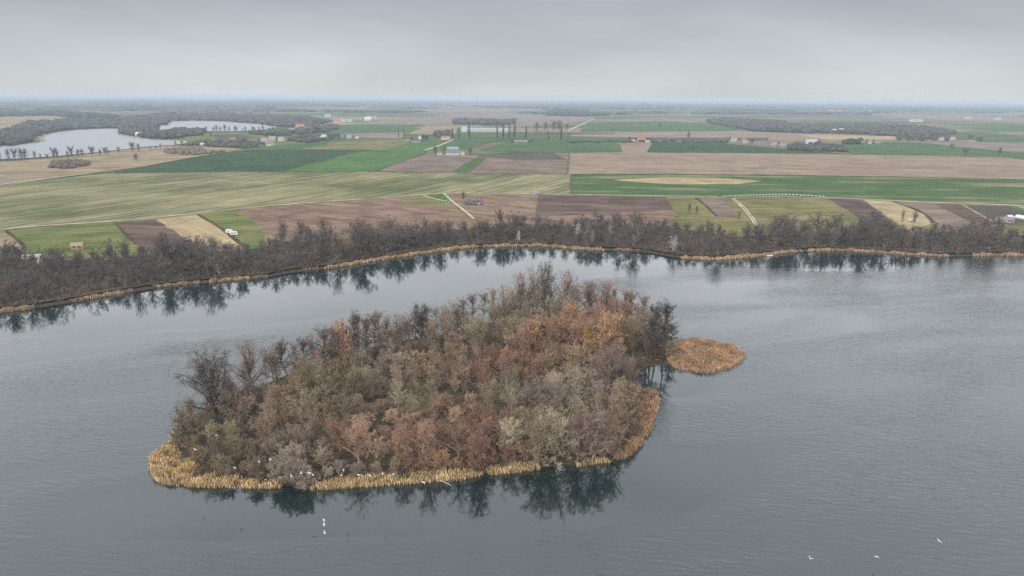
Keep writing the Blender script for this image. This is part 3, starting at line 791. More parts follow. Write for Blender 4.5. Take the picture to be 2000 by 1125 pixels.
# ------------------------------------------------------------------ island trees that stand out in the photograph
ISLAND_TREES = []
def it(name, kind, px, py, h, mat, label, bark='bark_brown', leafm=None, wide=1.0, v=None, group=None):
    p = at(px, py, 0.8)
    if h > 9: h *= 1.24; wide *= 1.08 if kind == 'fan' else (1.12 if kind == 'alder' else 0.92)
    v = random.randrange(NV(kind)) if v is None else v
    ISLAND_TREES.append((p.x, p.y, 3.0 * wide))
    return tree(name, kind, v, (p.x, p.y, 0.55), h, mat, bark, leafm, wide, None, label, 'tree', group)
it('oak_tree', 'oak', 424, 822, 19, 'dark', 'wide dark bare oak spreading over the water at the reedy tip of the island', 'bark_dark', wide=1.02, v=0)
it('oak_tree', 'oak', 822, 682, 15.5, 'dark', 'bare crooked oak on the back shore beside a row of slim alders', 'bark_dark', wide=0.70, v=1)
it('oak_tree', 'oak', 612, 800, 15.5, 'olive', 'rounded olive-brown bare oak just behind the wide tip oak', 'bark_brown', wide=0.85, v=2)
it('oak_tree', 'fan', 490, 775, 17, 'purple', 'twiggy purple-brown tree rising directly behind the wide tip oak', 'bark_dark', wide=1.05)
it('alder_tree', 'alder', 562, 755, 15, 'dark', 'dark flat-topped alder standing between the purple-brown tree and the slim alders', 'bark_dark', wide=1.5)
it('alder_tree', 'alder', 600, 742, 14, 'dark', 'thin leaning alder against the water, next to the flat-topped alder', 'bark_dark', wide=1.15)
it('alder_tree', 'alder', 636, 738, 17, 'dark', 'dark tufted alder just before the orange-topped tree', 'bark_dark', wide=1.2)
it('autumn_tree', 'leafy', 668, 726, 17.5, 'pink', 'slim tree with an orange-pink leafy top on the back shore', 'bark_dark', 'leaf_salmon', wide=0.75)
for i, (x, y, h) in enumerate([(692, 722, 17.5), (704, 720, 18), (718, 716, 16), (733, 712, 17), (747, 708, 16.5), (760, 705, 14.5)]):
    it('alder_tree', 'alder', x, y, h * 1.08, 'purple', '%s slim bare alder in the row, counted from the orange-topped tree' % ORD[i], 'bark_dark', wide=0.9, group='slim alders along the back shore')
for i, (x, y, h) in enumerate([(522, 768, 13), (545, 760, 13.5), (582, 748, 13.5), (618, 738, 14.5), (654, 731, 15), (780, 692, 14.5), (850, 678, 15), (868, 672, 14)]):
    it('alder_tree', ('alder', 'fan')[i % 2], x, y, h, 'purple', '%s grey-brown back-shore tree filling the gaps, from the wide tip oak' % ORD[i], 'bark_grey', wide=0.8, group='gap-filling trees of the back shore')
it('alder_tree', 'fan', 886, 666, 15, 'dark', 'dense dark bare tree next to the crooked oak on the back shore', 'bark_dark', wide=0.75)
for i, (x, y, h) in enumerate([(905, 655, 13.5), (922, 652, 14.5), (944, 645, 14), (958, 642, 15)]):
    it('alder_tree', 'alder', x, y, h * 1.08, 'purple' if i < 2 else 'olive', '%s thin alder after the dense dark tree, toward the tall grove' % ORD[i], 'bark_brown', wide=0.95, group='thin alders before the tall grove')
it('grove_tree', 'fan', 985, 640, 17, 'brown', 'brown fan-shaped tree at the start of the tall grove', wide=0.8)
it('grove_tree', 'fan', 1014, 628, 20, 'purple', 'tall purple-brown tree in the grove, beside the pale-topped one', wide=0.75)
it('grove_tree', 'fan', 1040, 620, 22, 'pale', 'tallest tree of the grove with a pale tan top', 'bark_dark', wide=0.55)
it('grove_tree', 'oak', 1062, 618, 21, 'dark', 'tall dark open-branched tree beside the pale-topped one', 'bark_dark', wide=0.48, v=0)
it('grove_tree', 'fan', 1104, 618, 19.5, 'purple', 'broad dome-shaped bare tree just past the open-branched one', 'bark_dark', wide=0.95)
it('grove_tree', 'fan', 1150, 630, 17, 'purple', 'purple-brown fan tree between the dome-shaped tree and the spit', 'bark_dark', wide=0.8)
it('grove_tree', 'fan', 1182, 632, 17.5, 'purple', 'second purple-brown fan tree past the dome-shaped one', 'bark_dark', wide=0.85)
for i, (x, y, h) in enumerate([(1215, 640, 14), (1232, 648, 15), (1252, 656, 15)]):
    it('alder_tree', 'alder', x, y, h * 1.08, 'purple', '%s thin alder past the purple fan trees toward the reed spit' % ORD[i], 'bark_brown', wide=1.1, group='thin alders above the reed spit')
it('grove_tree', 'fan', 1262, 700, 17, 'purple', 'bare purple-grey tree near the cove, behind the reed spit', 'bark_dark', wide=0.6)
for i, (x, y, h) in enumerate([(1278, 700, 17.5), (1294, 698, 18.5), (1268, 712, 15)]):
    it('alder_tree', 'alder', x, y, h * 1.08, 'dark', '%s tall dark alder beside the cove at the foot of the spit' % ORD[i], 'bark_dark', wide=1.05, group='dark alders beside the cove')
it('alder_tree', 'alder', 1312, 686, 10.5, 'dark', 'short tufted alder at the very root of the reed spit', 'bark_dark', wide=1.5)
it('thicket_bush', 'bush', 1310, 692, 6, 'olive', 'olive bush at the root of the reed spit', 'bark_brown', wide=1.1)
it('autumn_tree', 'leafy', 1042, 694, 12.5, 'rust', 'copper-orange leafy tree at the front of the tall grove', 'bark_brown', 'leaf_salmon', wide=0.95)
it('autumn_tree', 'sparse', 1108, 668, 14, 'rust', 'rust tree with orange leaves left at its top, behind the copper tree', 'bark_brown', 'leaf_orange', wide=0.9)
it('autumn_tree', 'leafy', 1146, 700, 12, 'brown', 'small bright yellow-orange leaved tree in the tall grove', 'bark_brown', 'leaf_yellow', wide=0.6)
it('autumn_tree', 'sparse', 1186, 706, 16, 'rust', 'large domed rust-coloured tree with a fringe of yellow leaves', 'bark_brown', 'leaf_orange', wide=1.1)
it('oak_tree', 'oak', 1192, 770, 16.5, 'purple', 'big grey-purple bare tree standing before the domed rust tree', 'bark_dark', wide=0.62, v=2)
it('autumn_tree', 'leafy', 1226, 690, 9, 'rust', 'small salmon-leaved tree beside the domed rust tree', 'bark_brown', 'leaf_salmon', wide=0.6)
it('autumn_tree', 'leafy', 1212, 775, 6.5, 'brown', 'little golden-leaved sapling above the cove', 'bark_brown', 'leaf_yellow', wide=0.55)
it('evergreen_bush', 'bush', 1062, 650, 9, 'evergreen', 'dark olive ivy-like thicket under the open-branched tall tree', 'bark_dark', wide=1.0)
it('evergreen_bush', 'bush', 1085, 655, 8, 'evergreen', 'dark olive thicket under the dome-shaped tree', 'bark_dark', wide=0.9)
it('willow_tree', 'round', 362, 872, 9.5, 'olive', 'olive-green bushy willow at the waterline under the wide tip oak', 'bark_brown', wide=1.15)
it('pale_tree', 'fan', 778, 800, 9.5, 'pale', 'pale dead-looking forked tree near the grassy clearing', 'bark_pale', wide=0.9)
it('pale_tree', 'fan', 806, 812, 8.5, 'pale', 'second pale forked tree beside the grassy clearing', 'bark_pale', wide=0.9)
it('autumn_tree', 'leafy', 1026, 752, 7, 'rust', 'low apricot-leaved tree in front of the copper tree', 'bark_brown', 'leaf_orange', wide=0.7)

for x, y, h, kd_, c, nm_, lb in [(1085, 903, 13, 'round', 'pale', 'bushy_tree', 'khaki bushy tree leaning over the water just past the golden tufts'), (1052, 905, 12, 'round', 'olive', 'bushy_tree', 'olive-brown tree behind the golden tuft past the fallen branch'),
                                (1128, 897, 13, 'round', 'purple', 'bushy_tree', 'dark purple-brown tree at the water between two golden reed tufts'), (1160, 892, 12.5, 'round', 'purple', 'bushy_tree', 'purple-brown tree at the water above the thin reed line'),
                                (1194, 886, 11, 'round', 'brown', 'bushy_tree', 'brown tree at the corner where the flank reeds begin'), (1216, 850, 9, 'round', 'brown', 'bushy_tree', 'brown tree leaning into the flank reeds'), (1226, 815, 9, 'round', 'olive', 'bushy_tree', 'olive tree behind the flank reeds'),
                                (1250, 815, 4.5, 'bush', 'red', 'thicket_bush', 'low reddish bush standing in the flank reeds'), (1240, 850, 4, 'bush', 'purple', 'thicket_bush', 'low purple-brown bush in the lower flank reeds'), (1240, 776, 5, 'bush', 'brown', 'thicket_bush', 'brown bush at the cove end of the flank reeds'),
                                (578, 948, 7, 'bush', 'grey', 'thicket_bush', 'grey-brown bush hanging over the water between the reed beds'), (598, 951, 5.5, 'bush', 'grey', 'thicket_bush', 'smaller grey bush at the waterline beside the long reed strip'), (556, 942, 6.5, 'bush', 'grey', 'thicket_bush', 'grey bush behind the short reed tuft'),
                                (935, 918, 10, 'round', 'red', 'bushy_tree', 'reddish tree behind the gap in the front reeds')]:
    it(nm_, kd_, x, y, h, c, lb, random.choice(['bark_brown', 'bark_grey']), wide=1.05)
fb = resample([tuple(at(x, y, 0))[:2] for x, y in [(352, 868), (392, 905), (440, 925), (500, 938), (620, 938), (700, 933), (800, 927), (900, 918), (1000, 908), (1050, 900)]], 4.3)
for i, p in enumerate(fb):
    p = p + RNG.normal(0, 0.7, 2)
    c = ('olive' if i < 9 else ('grey' if i < 15 else random.choice(['rust', 'red', 'brown'])))
    tree('fringe_bush', 'bush', random.randrange(4), (p[0], p[1], 0.35), random.uniform(3.2, 6.2), c, 'bark_grey', None, random.uniform(0.9, 1.2), None,
         '%s bush of the fringe behind the front reeds, from the oak end' % ORD[i], 'bush', 'bushes fringing the front reeds')
# ------------------------------------------------------------------ the rest of the island wood
ANCH = [(400, 860, 'olive'), (470, 850, 'olive'), (520, 800, 'brown'), (560, 880, 'grey'), (590, 910, 'grey'), (640, 780, 'olive'), (500, 720, 'purple'), (620, 850, 'brown'), (680, 850, 'rust'),
        (740, 840, 'pink'), (820, 810, 'pink'), (880, 800, 'pink'), (900, 850, 'red'), (780, 870, 'rust'), (700, 890, 'rust'), (960, 860, 'red'), (1040, 850, 'pale'), (1090, 830, 'olive'), (1140, 850, 'purple'), (1060, 760, 'grey'),
        (1140, 750, 'grey'), (1000, 770, 'olive'), (950, 710, 'red'), (880, 740, 'brown'), (820, 710, 'brown'), (750, 690, 'grey'), (700, 740, 'olive'), (720, 790, 'brown'), (860, 690, 'brown'), (1000, 680, 'red'),
        (1100, 640, 'rust'), (1160, 660, 'rust'), (1190, 730, 'purple'), (1060, 590, 'olive'), (1110, 700, 'brown'), (1250, 690, 'olive'), (1220, 780, 'brown'), (1180, 830, 'olive'), (1200, 870, 'purple'), (960, 630, 'olive'), (440, 900, 'olive')]
PHRASE = {'olive': 'olive-brown', 'brown': 'mid-brown', 'grey': 'grey-brown', 'purple': 'purple-brown', 'rust': 'rust-coloured', 'pink': 'pinkish-tan', 'red': 'reddish-brown', 'pale': 'pale khaki'}
isl_l = [tuple(p) for p in ISL] + [tuple(ISL[0])]
cand = scatter(ISL, 5.5, RNG)
cand = cand[dist_to_line(cand, isl_l) > 2.6]
near_front = np.array([proj((p[0], p[1], 0.6)) for p in cand])
front_line = [tuple(at(x, y, 0))[:2] for x, y in [(300, 930), (322, 947), (400, 951), (500, 953), (610, 956), (700, 950), (800, 944), (900, 935), (1000, 923), (1130, 910), (1238, 886), (1284, 792), (1282, 770)]]
dfront = dist_to_line(cand, front_line)
left_tip = [tuple(at(x, y, 0))[:2] for x, y in [(296, 905), (338, 862)]]
dtip = dist_to_line(cand, left_tip)
OAK = at(424, 822, 0.8)
fill = []
for p, (bx, by), df, dt in zip(cand, near_front, dfront, dtip):
    if df < 4.3 + 1.6 * random.random() or (bx < 420 and by > 880 and (df < 13 or dt < 8)) or dt < 7: continue
    if bx > 1215 and by > 745 and bx < 1300 and df < 9: continue
    if any((p[0] - q[0]) ** 2 + (p[1] - q[1]) ** 2 < (q[2]) ** 2 for q in ISLAND_TREES): continue
    if (bx - 790) ** 2 / 60 ** 2 + (by - 798) ** 2 / 16 ** 2 < 1 or (bx - 885) ** 2 / 42 ** 2 + (by - 788) ** 2 / 13 ** 2 < 1: continue      # the grassy clearing
    fill.append((p, bx, by, df))
regions = {}
for p, bx, by, df in fill:
    front = df < 17
    back = by < 715 + max(0, (700 - bx)) * 0.20
    h = random.uniform(8, 13.5)
    if front: h = random.uniform(6.5, 11) if bx < 640 else random.uniform(9, 14.5)
    if back: h = random.choice([random.uniform(6, 11), random.uniform(11, 18)])
    if bx < 480: h *= 0.85
    if 1000 < bx < 1230 and by < 700: h = random.uniform(11, 18)
    if 640 < bx < 960 and 700 < by < 800: h = random.uniform(7, 11)
    if 690 < bx < 950 and 796 < by < 862: h = random.uniform(3.5, 6.5)
    if 690 < bx < 950 and 862 <= by < 885: h = min(h, 9.0)
    cx, cy = proj((p[0], p[1], 0.6 + 0.7 * h))
    col = min(ANCH, key=lambda a: (a[0] - cx) ** 2 + ((a[1] - cy) * 1.3) ** 2 + random.uniform(0, 1400))[2]
    kind = 'bush' if h < 7.5 else (random.choice(['round', 'round', 'fan']) if h < 13 else random.choice(['fan', 'fan', 'alder']))
    nm = {'bush': 'thicket_bush', 'round': 'bushy_tree', 'fan': 'slender_tree', 'alder': 'straight_tree'}[kind]
    reg = 'right behind the front golden reeds' if front else ('near the back shore' if back else ('in the heart of the island' if bx < 960 else 'near the cove'))
    regions.setdefault((nm, col, reg), []).append((p, h, kind, col))
for (nm, col, reg), lst in sorted(regions.items()):
    lst.sort(key=lambda q: (q[0][0] - OAK.x) ** 2 + (q[0][1] - OAK.y) ** 2)
    for i, (p, h, kind, c) in enumerate(lst):
        w = random.uniform(0.9, 1.2) if kind in ('round', 'bush') else (random.uniform(0.85, 1.15) if kind == 'fan' else random.uniform(1.0, 1.35))
        leafm = None
        word = {'thicket_bush': 'bush', 'bushy_tree': 'bushy tree', 'slender_tree': 'slender tree', 'straight_tree': 'straight-stemmed tree'}[nm]
        k2 = kind
        if kind == 'round' and c in ('rust', 'pink', 'olive', 'brown') and random.random() < 0.22:
            k2, leafm = 'sparse', random.choice(['leaf_orange', 'leaf_salmon', 'leaf_yellow'])
        tree(nm, k2, random.randrange(NV(k2)), (p[0], p[1], 0.5), h, c, random.choice(['bark_brown', 'bark_grey', 'bark_grey']), leafm, w, None,
             '%s %s %s from the wide tip oak, %s' % (ORD[i], PHRASE[c], word, reg), 'bush' if nm == 'thicket_bush' else 'tree', '%s %ss %s' % (PHRASE[c], word, reg))
print('island fill', len(fill))

# ------------------------------------------------------------------ undergrowth (nobody could count it)
def clump_array(seed, n=46, r=1.0, h=1.4):
    rng = np.random.default_rng(seed)
    P = np.stack([rng.normal(0, r * 0.4, n), rng.normal(0, r * 0.4, n), rng.uniform(0, h * 0.35, n)], 1)
    D = unit(np.stack([rng.normal(0, 0.6, n), rng.normal(0, 0.6, n), rng.uniform(0.4, 1.2, n)], 1))
    return spikes(P, D, rng.uniform(0.5, 1.1, n) * h, 0.13, rng)
CL = [clump_array(i) for i in range(6)]
def stuff_clumps(name, pts, zz, mat, smin=0.7, smax=1.5, flat=1.0, label=None, cat=None):
    out_ = []
    for p in pts:
        a = CL[random.randrange(6)]; s = random.uniform(smin, smax); w = random.uniform(0, 6.28)
        c_, s_ = math.cos(w) * s, math.sin(w) * s
        q = np.empty_like(a)
        q[:, 0] = a[:, 0] * c_ - a[:, 1] * s_ + p[0]; q[:, 1] = a[:, 0] * s_ + a[:, 1] * c_ + p[1]; q[:, 2] = a[:, 2] * s * flat + zz
        out_.append(q)
    A = np.concatenate(out_)
    o = link(name, mesh_np(name, A, np.arange(len(A)).reshape(-1, 3), (mat,)))
    return tag(o, label, cat, None, 'stuff')
ug = scatter(ISL, 2.3, RNG, 6)
ug = ug[dist_to_line(ug, isl_l) > 2.0]
sel = RNG.random(len(ug))
ugp = np.array([proj((p[0], p[1], 0.6)) for p in ug])
clear = ((ugp[:, 0] - 790) ** 2 / 95 ** 2 + (ugp[:, 1] - 796) ** 2 / 26 ** 2 < 1) | ((ugp[:, 0] - 885) ** 2 / 58 ** 2 + (ugp[:, 1] - 786) ** 2 / 20 ** 2 < 1)
stuff_clumps('undergrowth', ug[(sel < 0.55) & ~clear], 0.6, M['floor_twigs'], 0.5, 1.2, 0.8, 'brown twiggy undergrowth covering the floor of the island wood', 'undergrowth')
stuff_clumps('bramble_undergrowth', ug[(sel >= 0.55) & (sel < 0.85) & ~clear], 0.6, M['floor_rust'], 0.5, 1.2, 0.8, 'rust-coloured brambles between the trees on the island', 'undergrowth')
gc = np.concatenate([np.array([tuple(at(790 + 70 * a * math.cos(w), 798 + 20 * a * math.sin(w), 0.6))[:2] for a, w in zip(np.sqrt(RNG.random(800)), RNG.uniform(0, 6.28, 800))]),
                     np.array([tuple(at(885 + 50 * a * math.cos(w), 788 + 17 * a * math.sin(w), 0.6))[:2] for a, w in zip(np.sqrt(RNG.random(450)), RNG.uniform(0, 6.28, 450))])])
stuff_clumps('grass_undergrowth', np.concatenate([ug[(sel >= 0.85) | clear], gc]), 0.85, twig('clearing_grass', (0.38, 0.33, 0.11), 0.1, 0, 0.3), 0.5, 1.1, 0.6, 'yellow-green grass tufts in the island clearing and between trees', 'grass')

# ------------------------------------------------------------------ reeds
def clumpy(P):
    x, y = P[:, 0], P[:, 1]
    return (np.sin(x * 0.9 + 1.3 * np.sin(y * 0.6)) + np.sin(y * 1.1 + 1.7 * np.sin(x * 0.45)) + np.sin(x * 0.33 - y * 0.41)) / 3
def reeds(name, pts, mat, h=(1.3, 2.3), w=0.10, z0=-0.15, label=None, lean=0.26):
    rng = RNG
    cl = clumpy(pts)
    ok = rng.random(len(pts)) < np.clip(0.75 + 0.8 * cl, 0.12, 1.0)
    pts, cl = pts[ok], cl[ok]
    n = len(pts)
    P = np.stack([pts[:, 0], pts[:, 1], np.full(n, z0)], 1)
    D = unit(np.stack([rng.normal(0, lean, n), rng.normal(0, lean, n), np.ones(n)], 1))
    H_ = rng.uniform(h[0], h[1], n) * (0.85 + 0.35 * np.clip(cl, -0.6, 0.8))
    a = rng.uniform(0, math.pi, n)
    sd_ = np.stack([np.cos(a), np.sin(a), np.zeros(n)], 1) * (w * 0.5)
    T = P + D * H_[:, None]
    bend = T + sd_ * rng.uniform(0.5, 3.0, (n, 1)) + np.array([0, 0, -0.1])
    Mid = P + D * (H_ * 0.72)[:, None]
    V = np.stack([P - sd_, P + sd_, Mid + sd_ * 1.5, bend, Mid - sd_ * 1.5], 1).reshape(-1, 3)
    base = np.arange(n)[:, None] * 5
    F = np.concatenate([base + np.array([0, 1, 2]), base + np.array([0, 2, 4]), base + np.array([4, 2, 3])])
    o = link(name, mesh_np(name, V, F, (mat,)))
    return tag(o, label, 'reeds', None, 'stuff')
def band(line, inner, density, rng, out=0.0):
    """random points beside a line, from the water edge inland (left of its direction)"""
    C = resample(line, 0.5)
    T = np.gradient(C, axis=0); T /= np.linalg.norm(T, axis=1)[:, None]
    Nn = np.stack([-T[:, 1], T[:, 0]], 1)
    s = np.linspace(0, 1, len(C))
    wid = np.interp(s, [a for a, _ in inner], [b for _, b in inner])
    wid = wid * (0.85 + 0.3 * np.interp(s, np.linspace(0, 1, max(4, len(C) // 14)), rng.random(max(4, len(C) // 14))))
    length = np.linalg.norm(np.diff(C, axis=0), axis=1).sum()
    n = int(length * max(b for _, b in inner) * 1.25 * density)
    i = rng.integers(0, len(C), n)
    d = rng.uniform(-0.6, max(b for _, b in inner), n)
    ok = (d < wid[i]) & (rng.random(n) < np.clip((wid[i] - d) / (0.35 * wid[i] + 0.3), 0.15, 1))
    i, d = i[ok], d[ok]
    d = d - out
    return C[i] + Nn[i] * d[:, None] + rng.normal(0, 0.25, (len(i), 2))
front_px = [(350, 838), (338, 862), (310, 885), (296, 905), (300, 930), (322, 947), (400, 951), (500, 953), (502, 953)]
gold = [tuple(at(x, y, 0))[:2] for x, y in front_px]
def reed_bed(line_px, inner, dens, mat, label, h=(1.3, 2.3), w=0.10, sm=2, out=0.0):
    line = smooth_line([at(x, y, 0) for x, y in line_px], sm)
    return reeds('reed_bed', band(line, inner, dens * 1.7, RNG, out), mat, h, w, label=label)
reed_bed(front_px[:-1], [(0, 0.8), (0.2, 4), (0.45, 9.5), (0.6, 10), (0.75, 6), (1, 3.2)], 16, M['reed_gold'], 'wide golden reed bed wrapping the oak end of the island')
reed_bed([(512, 953), (550, 952)], [(0, 2.5), (1, 2.5)], 16, M['reed_gold'], 'short golden reed tuft between two waterside bushes')
reed_bed([(608, 956), (700, 950), (800, 944), (900, 935), (940, 927)], [(0, 3.6), (0.4, 4.4), (0.8, 4), (1, 2)], 18, M['reed_gold'], 'long golden reed strip along the front shore below the rust trees')
reed_bed([(955, 926), (1000, 923), (1052, 916)], [(0, 3.5), (0.5, 5), (1, 2)], 18, M['reed_gold'], 'golden reed tuft past the fallen branch on the front shore')
reed_bed([(1128, 910), (1190, 902)], [(0, 1.5), (0.5, 2), (1, 1.5)], 12, M['reed_gold'], 'thin broken line of golden reeds near the cove-side corner')
reed_bed([(1206, 898), (1238, 886), (1264, 848), (1284, 792), (1284, 772), (1262, 764)], [(0, 2), (0.25, 5), (0.6, 5.5), (0.85, 6.5), (1, 3.5)], 16, M['reed_rust'], 'tawny reed bed curving up the island flank to the cove')
spit = smooth_line([at(x, y, 0) for x, y in [(1302, 690), (1322, 662), (1345, 661), (1385, 665), (1432, 674), (1456, 689), (1461, 697), (1440, 714), (1415, 725), (1375, 732), (1340, 727), (1305, 714), (1302, 690)]], 2)
sp = RNG.uniform(spit.min(0), spit.max(0), (30000, 2)); sp = sp[pts_in_poly(sp, spit)]
de = dist_to_line(sp, [tuple(q) for q in spit])
sp = sp[RNG.random(len(sp)) < np.clip(0.25 + de / 3.0 + 0.5 * clumpy(sp * 0.6), 0.08, 1)] + RNG.normal(0, 0.5, (1, 2))
sp = sp + RNG.normal(0, 0.45, sp.shape)
reeds('reed_bed', sp, M['reed_rust'], (1.2, 2.1), 0.10, label='rusty brown reed spit reaching out into the lake beyond the cove')
SL = [tuple(p) for p in SHORE]
def shore_reeds(line_px, wid, label):
    # the shore list runs with the land on its left hand
    reed_bed(line_px, [(0, wid * 0.5), (0.2, wid), (0.5, wid * 1.15), (0.8, wid), (1, wid * 0.4)], 7, M['reed_shore'], label, (1.4, 2.5), 0.24, 2, wid * 0.55)
shore_reeds([(-150, 632), (0, 608), (66, 600)], 5.5, 'tawny shore reeds nearest the wooded corner below the cabin')
shore_reeds([(140, 588), (200, 577), (256, 568)], 5, 'tawny shore reeds below the green plot with the wooden cabin')
shore_reeds([(300, 561), (330, 557), (388, 552)], 3.2, 'small tawny reed fringe below the ploughed plot')
shore_reeds([(412, 550), (470, 544), (522, 540)], 4.2, 'tawny reed fringe just before the moored rowing boat')
shore_reeds([(580, 528), (618, 525)], 2.5, 'short reed tuft just past the moored rowing boat')
shore_reeds([(632, 524), (700, 512), (800, 497), (860, 488), (928, 481)], 6, 'long rust-brown reed belt under the grey wood')
shore_reeds([(945, 481), (1000, 480), (1012, 480)], 3.5, 'short reed belt below the end of the field path')
shore_reeds([(1014, 480), (1060, 479), (1110, 484), (1180, 488)], 6, 'reed belt beneath the whitened trees')
shore_reeds([(1200, 488), (1262, 490)], 2.2, 'thin reeds between two whitened trees')
shore_reeds([(1330, 503), (1400, 506), (1440, 502), (1500, 496)], 6, 'curved reed belt on the point past the whitened trees')
shore_reeds([(1506, 496), (1560, 490)], 3.0, 'low reeds beside the pale jetty')
shore_reeds([(1575, 489), (1620, 488), (1680, 490), (1750, 495), (1848, 500)], 4.2, 'long reed belt below the white van')
shore_reeds([(1896, 499), (1950, 498), (2100, 499)], 4, 'reed belt below the white polytunnel')

# ------------------------------------------------------------------ wood along the far shore
LM = [(-200, 'frame-edge corner'), (148, 'wooden cabin'), (455, 'white caravan'), (552, 'moored rowing boat'), (925, 'field path end'), (1312, 'whitest tree'), (1482, 'rutted track'), (1782, 'white van'), (2100, 'polytunnel')]
SPECIAL = []
def st(name, kind, px, py, h, mat, label, bark='bark_dark', wide=1.0, v=None, group=None):
    p = at(px, py)
    SPECIAL.append((p.x, p.y, 3.0))
    return tree(name, kind, random.randrange(NV(kind)) if v is None else v, (p.x, p.y, LZ - 0.05), h, mat, bark, None, wide, None, label, 'tree', group)
st('shore_tree', 'shoretall', 405, 536, 24, 'shorebrown', 'tall lone tree with a pale trunk standing over the shore below the straw plot', 'bark_grey', 1.1)
st('shore_tree', 'shore', 366, 518, 19, 'shore', 'broad dark bare tree next to the tall pale-trunked one', 'bark_dark', 1.2)
for i, (x, y) in enumerate([(553, 466), (588, 469), (600, 468), (634, 462)]):
    st('shore_tree', 'shore', x, y, 14.5 - (i == 2) * 4, 'shorebrown', '%s of the four round bare trees standing on the brown heath, from the caravan' % ORD[i], 'bark_dark', 0.95, group='round bare trees on the heath')
for i, (x, y, h) in enumerate([(672, 478, 15), (690, 486, 16), (722, 474, 15), (745, 478, 15), (680, 495, 13)]):
    st('shore_tree', 'shoretall', x, y, h, 'grey', '%s pale grey-branched tree past the round heath trees' % ORD[i], 'bark_pale', 1.1, group='pale grey-branched shore trees')
for i, (x, y, h) in enumerate([(1012, 474, 9), (1128, 468, 12), (1157, 477, 10), (1192, 466, 11), (1214, 462, 11), (1240, 478, 12), (1312, 496, 12.5)]):
    st('whitened_tree', 'shoretall', x, y, h, 'white', ('%s whitened tree along the shore, counted from the field path' % ORD[i]) if i < 6 else 'whitest tree of all, leaning over the water at the bend', 'bark_pale', 0.8 if i < 6 else 1.1, group='whitened trees by the water')
for i, (x, y, h) in enumerate([(1346, 418, 10), (1360, 420, 9), (1443, 430, 8.5)]):
    st('plot_tree', 'field', x, y, h, 'shore', '%s little bare tree on the olive plot before the rutted track' % ORD[i], 'bark_dark', 0.55, group='little trees on the olive plot')
st('shore_tree', 'shore', 1705, 458, 19, 'dark', 'huge dark round bare tree rising above the shore beside the straw meadow', 'bark_dark', 1.35)
st('shore_tree', 'shore', 1728, 462, 16, 'dark', 'dark round tree leaning against the huge dark one', 'bark_dark', 1.1)
st('plot_tree', 'shoretall', 1762, 436, 12.5, 'shore', 'thin bare tree on the straw meadow beside the white van', 'bark_dark', 0.7)
st('plot_tree', 'shore', 1785, 436, 11, 'shore', 'bare spreading tree directly behind the white van', 'bark_dark', 0.8)
st('shore_tree', 'shore', 1945, 462, 16, 'dark', 'dark bare tree in front of the grey shed', 'bark_dark', 1.05)
st('shore_tree', 'shore', 1528, 462, 16, 'dark', 'dark dense ivy-clad tree just past the rutted track', 'bark_dark', 0.8)
st('autumn_shore_tree', 'shore', 1776, 474, 9, 'pale', 'yellowish bush-like tree below the white van', 'bark_brown', 0.9)

wl = resample(SL, 6.3)
wt = np.gradient(wl, axis=0); wt /= np.linalg.norm(wt, axis=1)[:, None]
edge = wl + np.stack([-wt[:, 1], wt[:, 0]], 1) * RNG.uniform(4.2, 8.5, (len(wl), 1)) + RNG.normal(0, 1.2, wl.shape)
P_ = scatter(BELT, 7.4, RNG, 10)
P_ = np.concatenate([edge, P_[dist_to_line(P_, SL) > 11.5]])
ds = dist_to_line(P_, SL)
db = dist_to_line(P_, BELT_BACK)
keep = ds > 2.5
P_, ds, db = P_[keep], ds[keep], db[keep]
pj = np.array([proj((p[0], p[1], LZ + 8)) for p in P_])
inv = (pj[:, 0] > -40) & (pj[:, 0] < 2040)
P_, ds, db, pj = P_[inv], ds[inv], db[inv], pj[inv]
buckets, rest = {}, []
order = np.argsort(ds)
quota = 245
for n_, i in enumerate(order):
    p = P_[i]
    if any((p[0] - q[0]) ** 2 + (p[1] - q[1]) ** 2 < 20 for q in SPECIAL): continue
    row = 'waterside' if ds[i] < 12 else ('back-edge' if db[i] < 8 else 'middle-row')
    # window in front of the cabin and sheds
    if row == 'middle-row' or quota <= 0:
        if quota <= 0 or ds[i] > 22:
            rest.append((p, ds[i], db[i], pj[i])); continue
    quota -= 1
    px = pj[i][0]
    a = max([l for l in LM if l[0] <= px], key=lambda l: l[0]); b = min([l for l in LM if l[0] > px], key=lambda l: l[0])
    buckets.setdefault((row, a[1], b[1]), []).append((p, px, ds[i], db[i]))
def shore_h(px, db_):
    h = random.choice([random.uniform(6.5, 11), random.uniform(10, 15), random.uniform(12, 19)])
    h *= 0.95 + 0.2 * math.sin(px * 0.021 + 2.0 * math.sin(px * 0.0061)) + 0.12 * math.sin(px * 0.083)
    if db_ < 10: h *= 0.75
    if px < 330: h *= 0.85
    if random.random() < 0.14: h = min(22.0, h * 1.45)
    if 930 < px < 1460: h *= 0.92
    return h
for (row, a, b), lst in sorted(buckets.items()):
    lst.sort(key=lambda q: q[1])
    for i, (p, px, d1, d2) in enumerate(lst):
        kind = random.choice(['shore', 'shore', 'shoretall'])
        mat = random.choice(['shore', 'shore', 'shorebrown', 'dark', 'shorebrown'])
        tree('shore_tree', kind, random.randrange(NV(kind)), (p[0], p[1], LZ - 0.05), shore_h(px, d2), mat, random.choice(['bark_dark', 'bark_brown', 'bark_grey']), None, random.uniform(0.9, 1.25), None,
             '%s %s bare tree from the %s toward the %s' % (ORD[i], row, a, b), 'tree', '%s trees between the %s and the %s' % (row, a, b))
acc = []
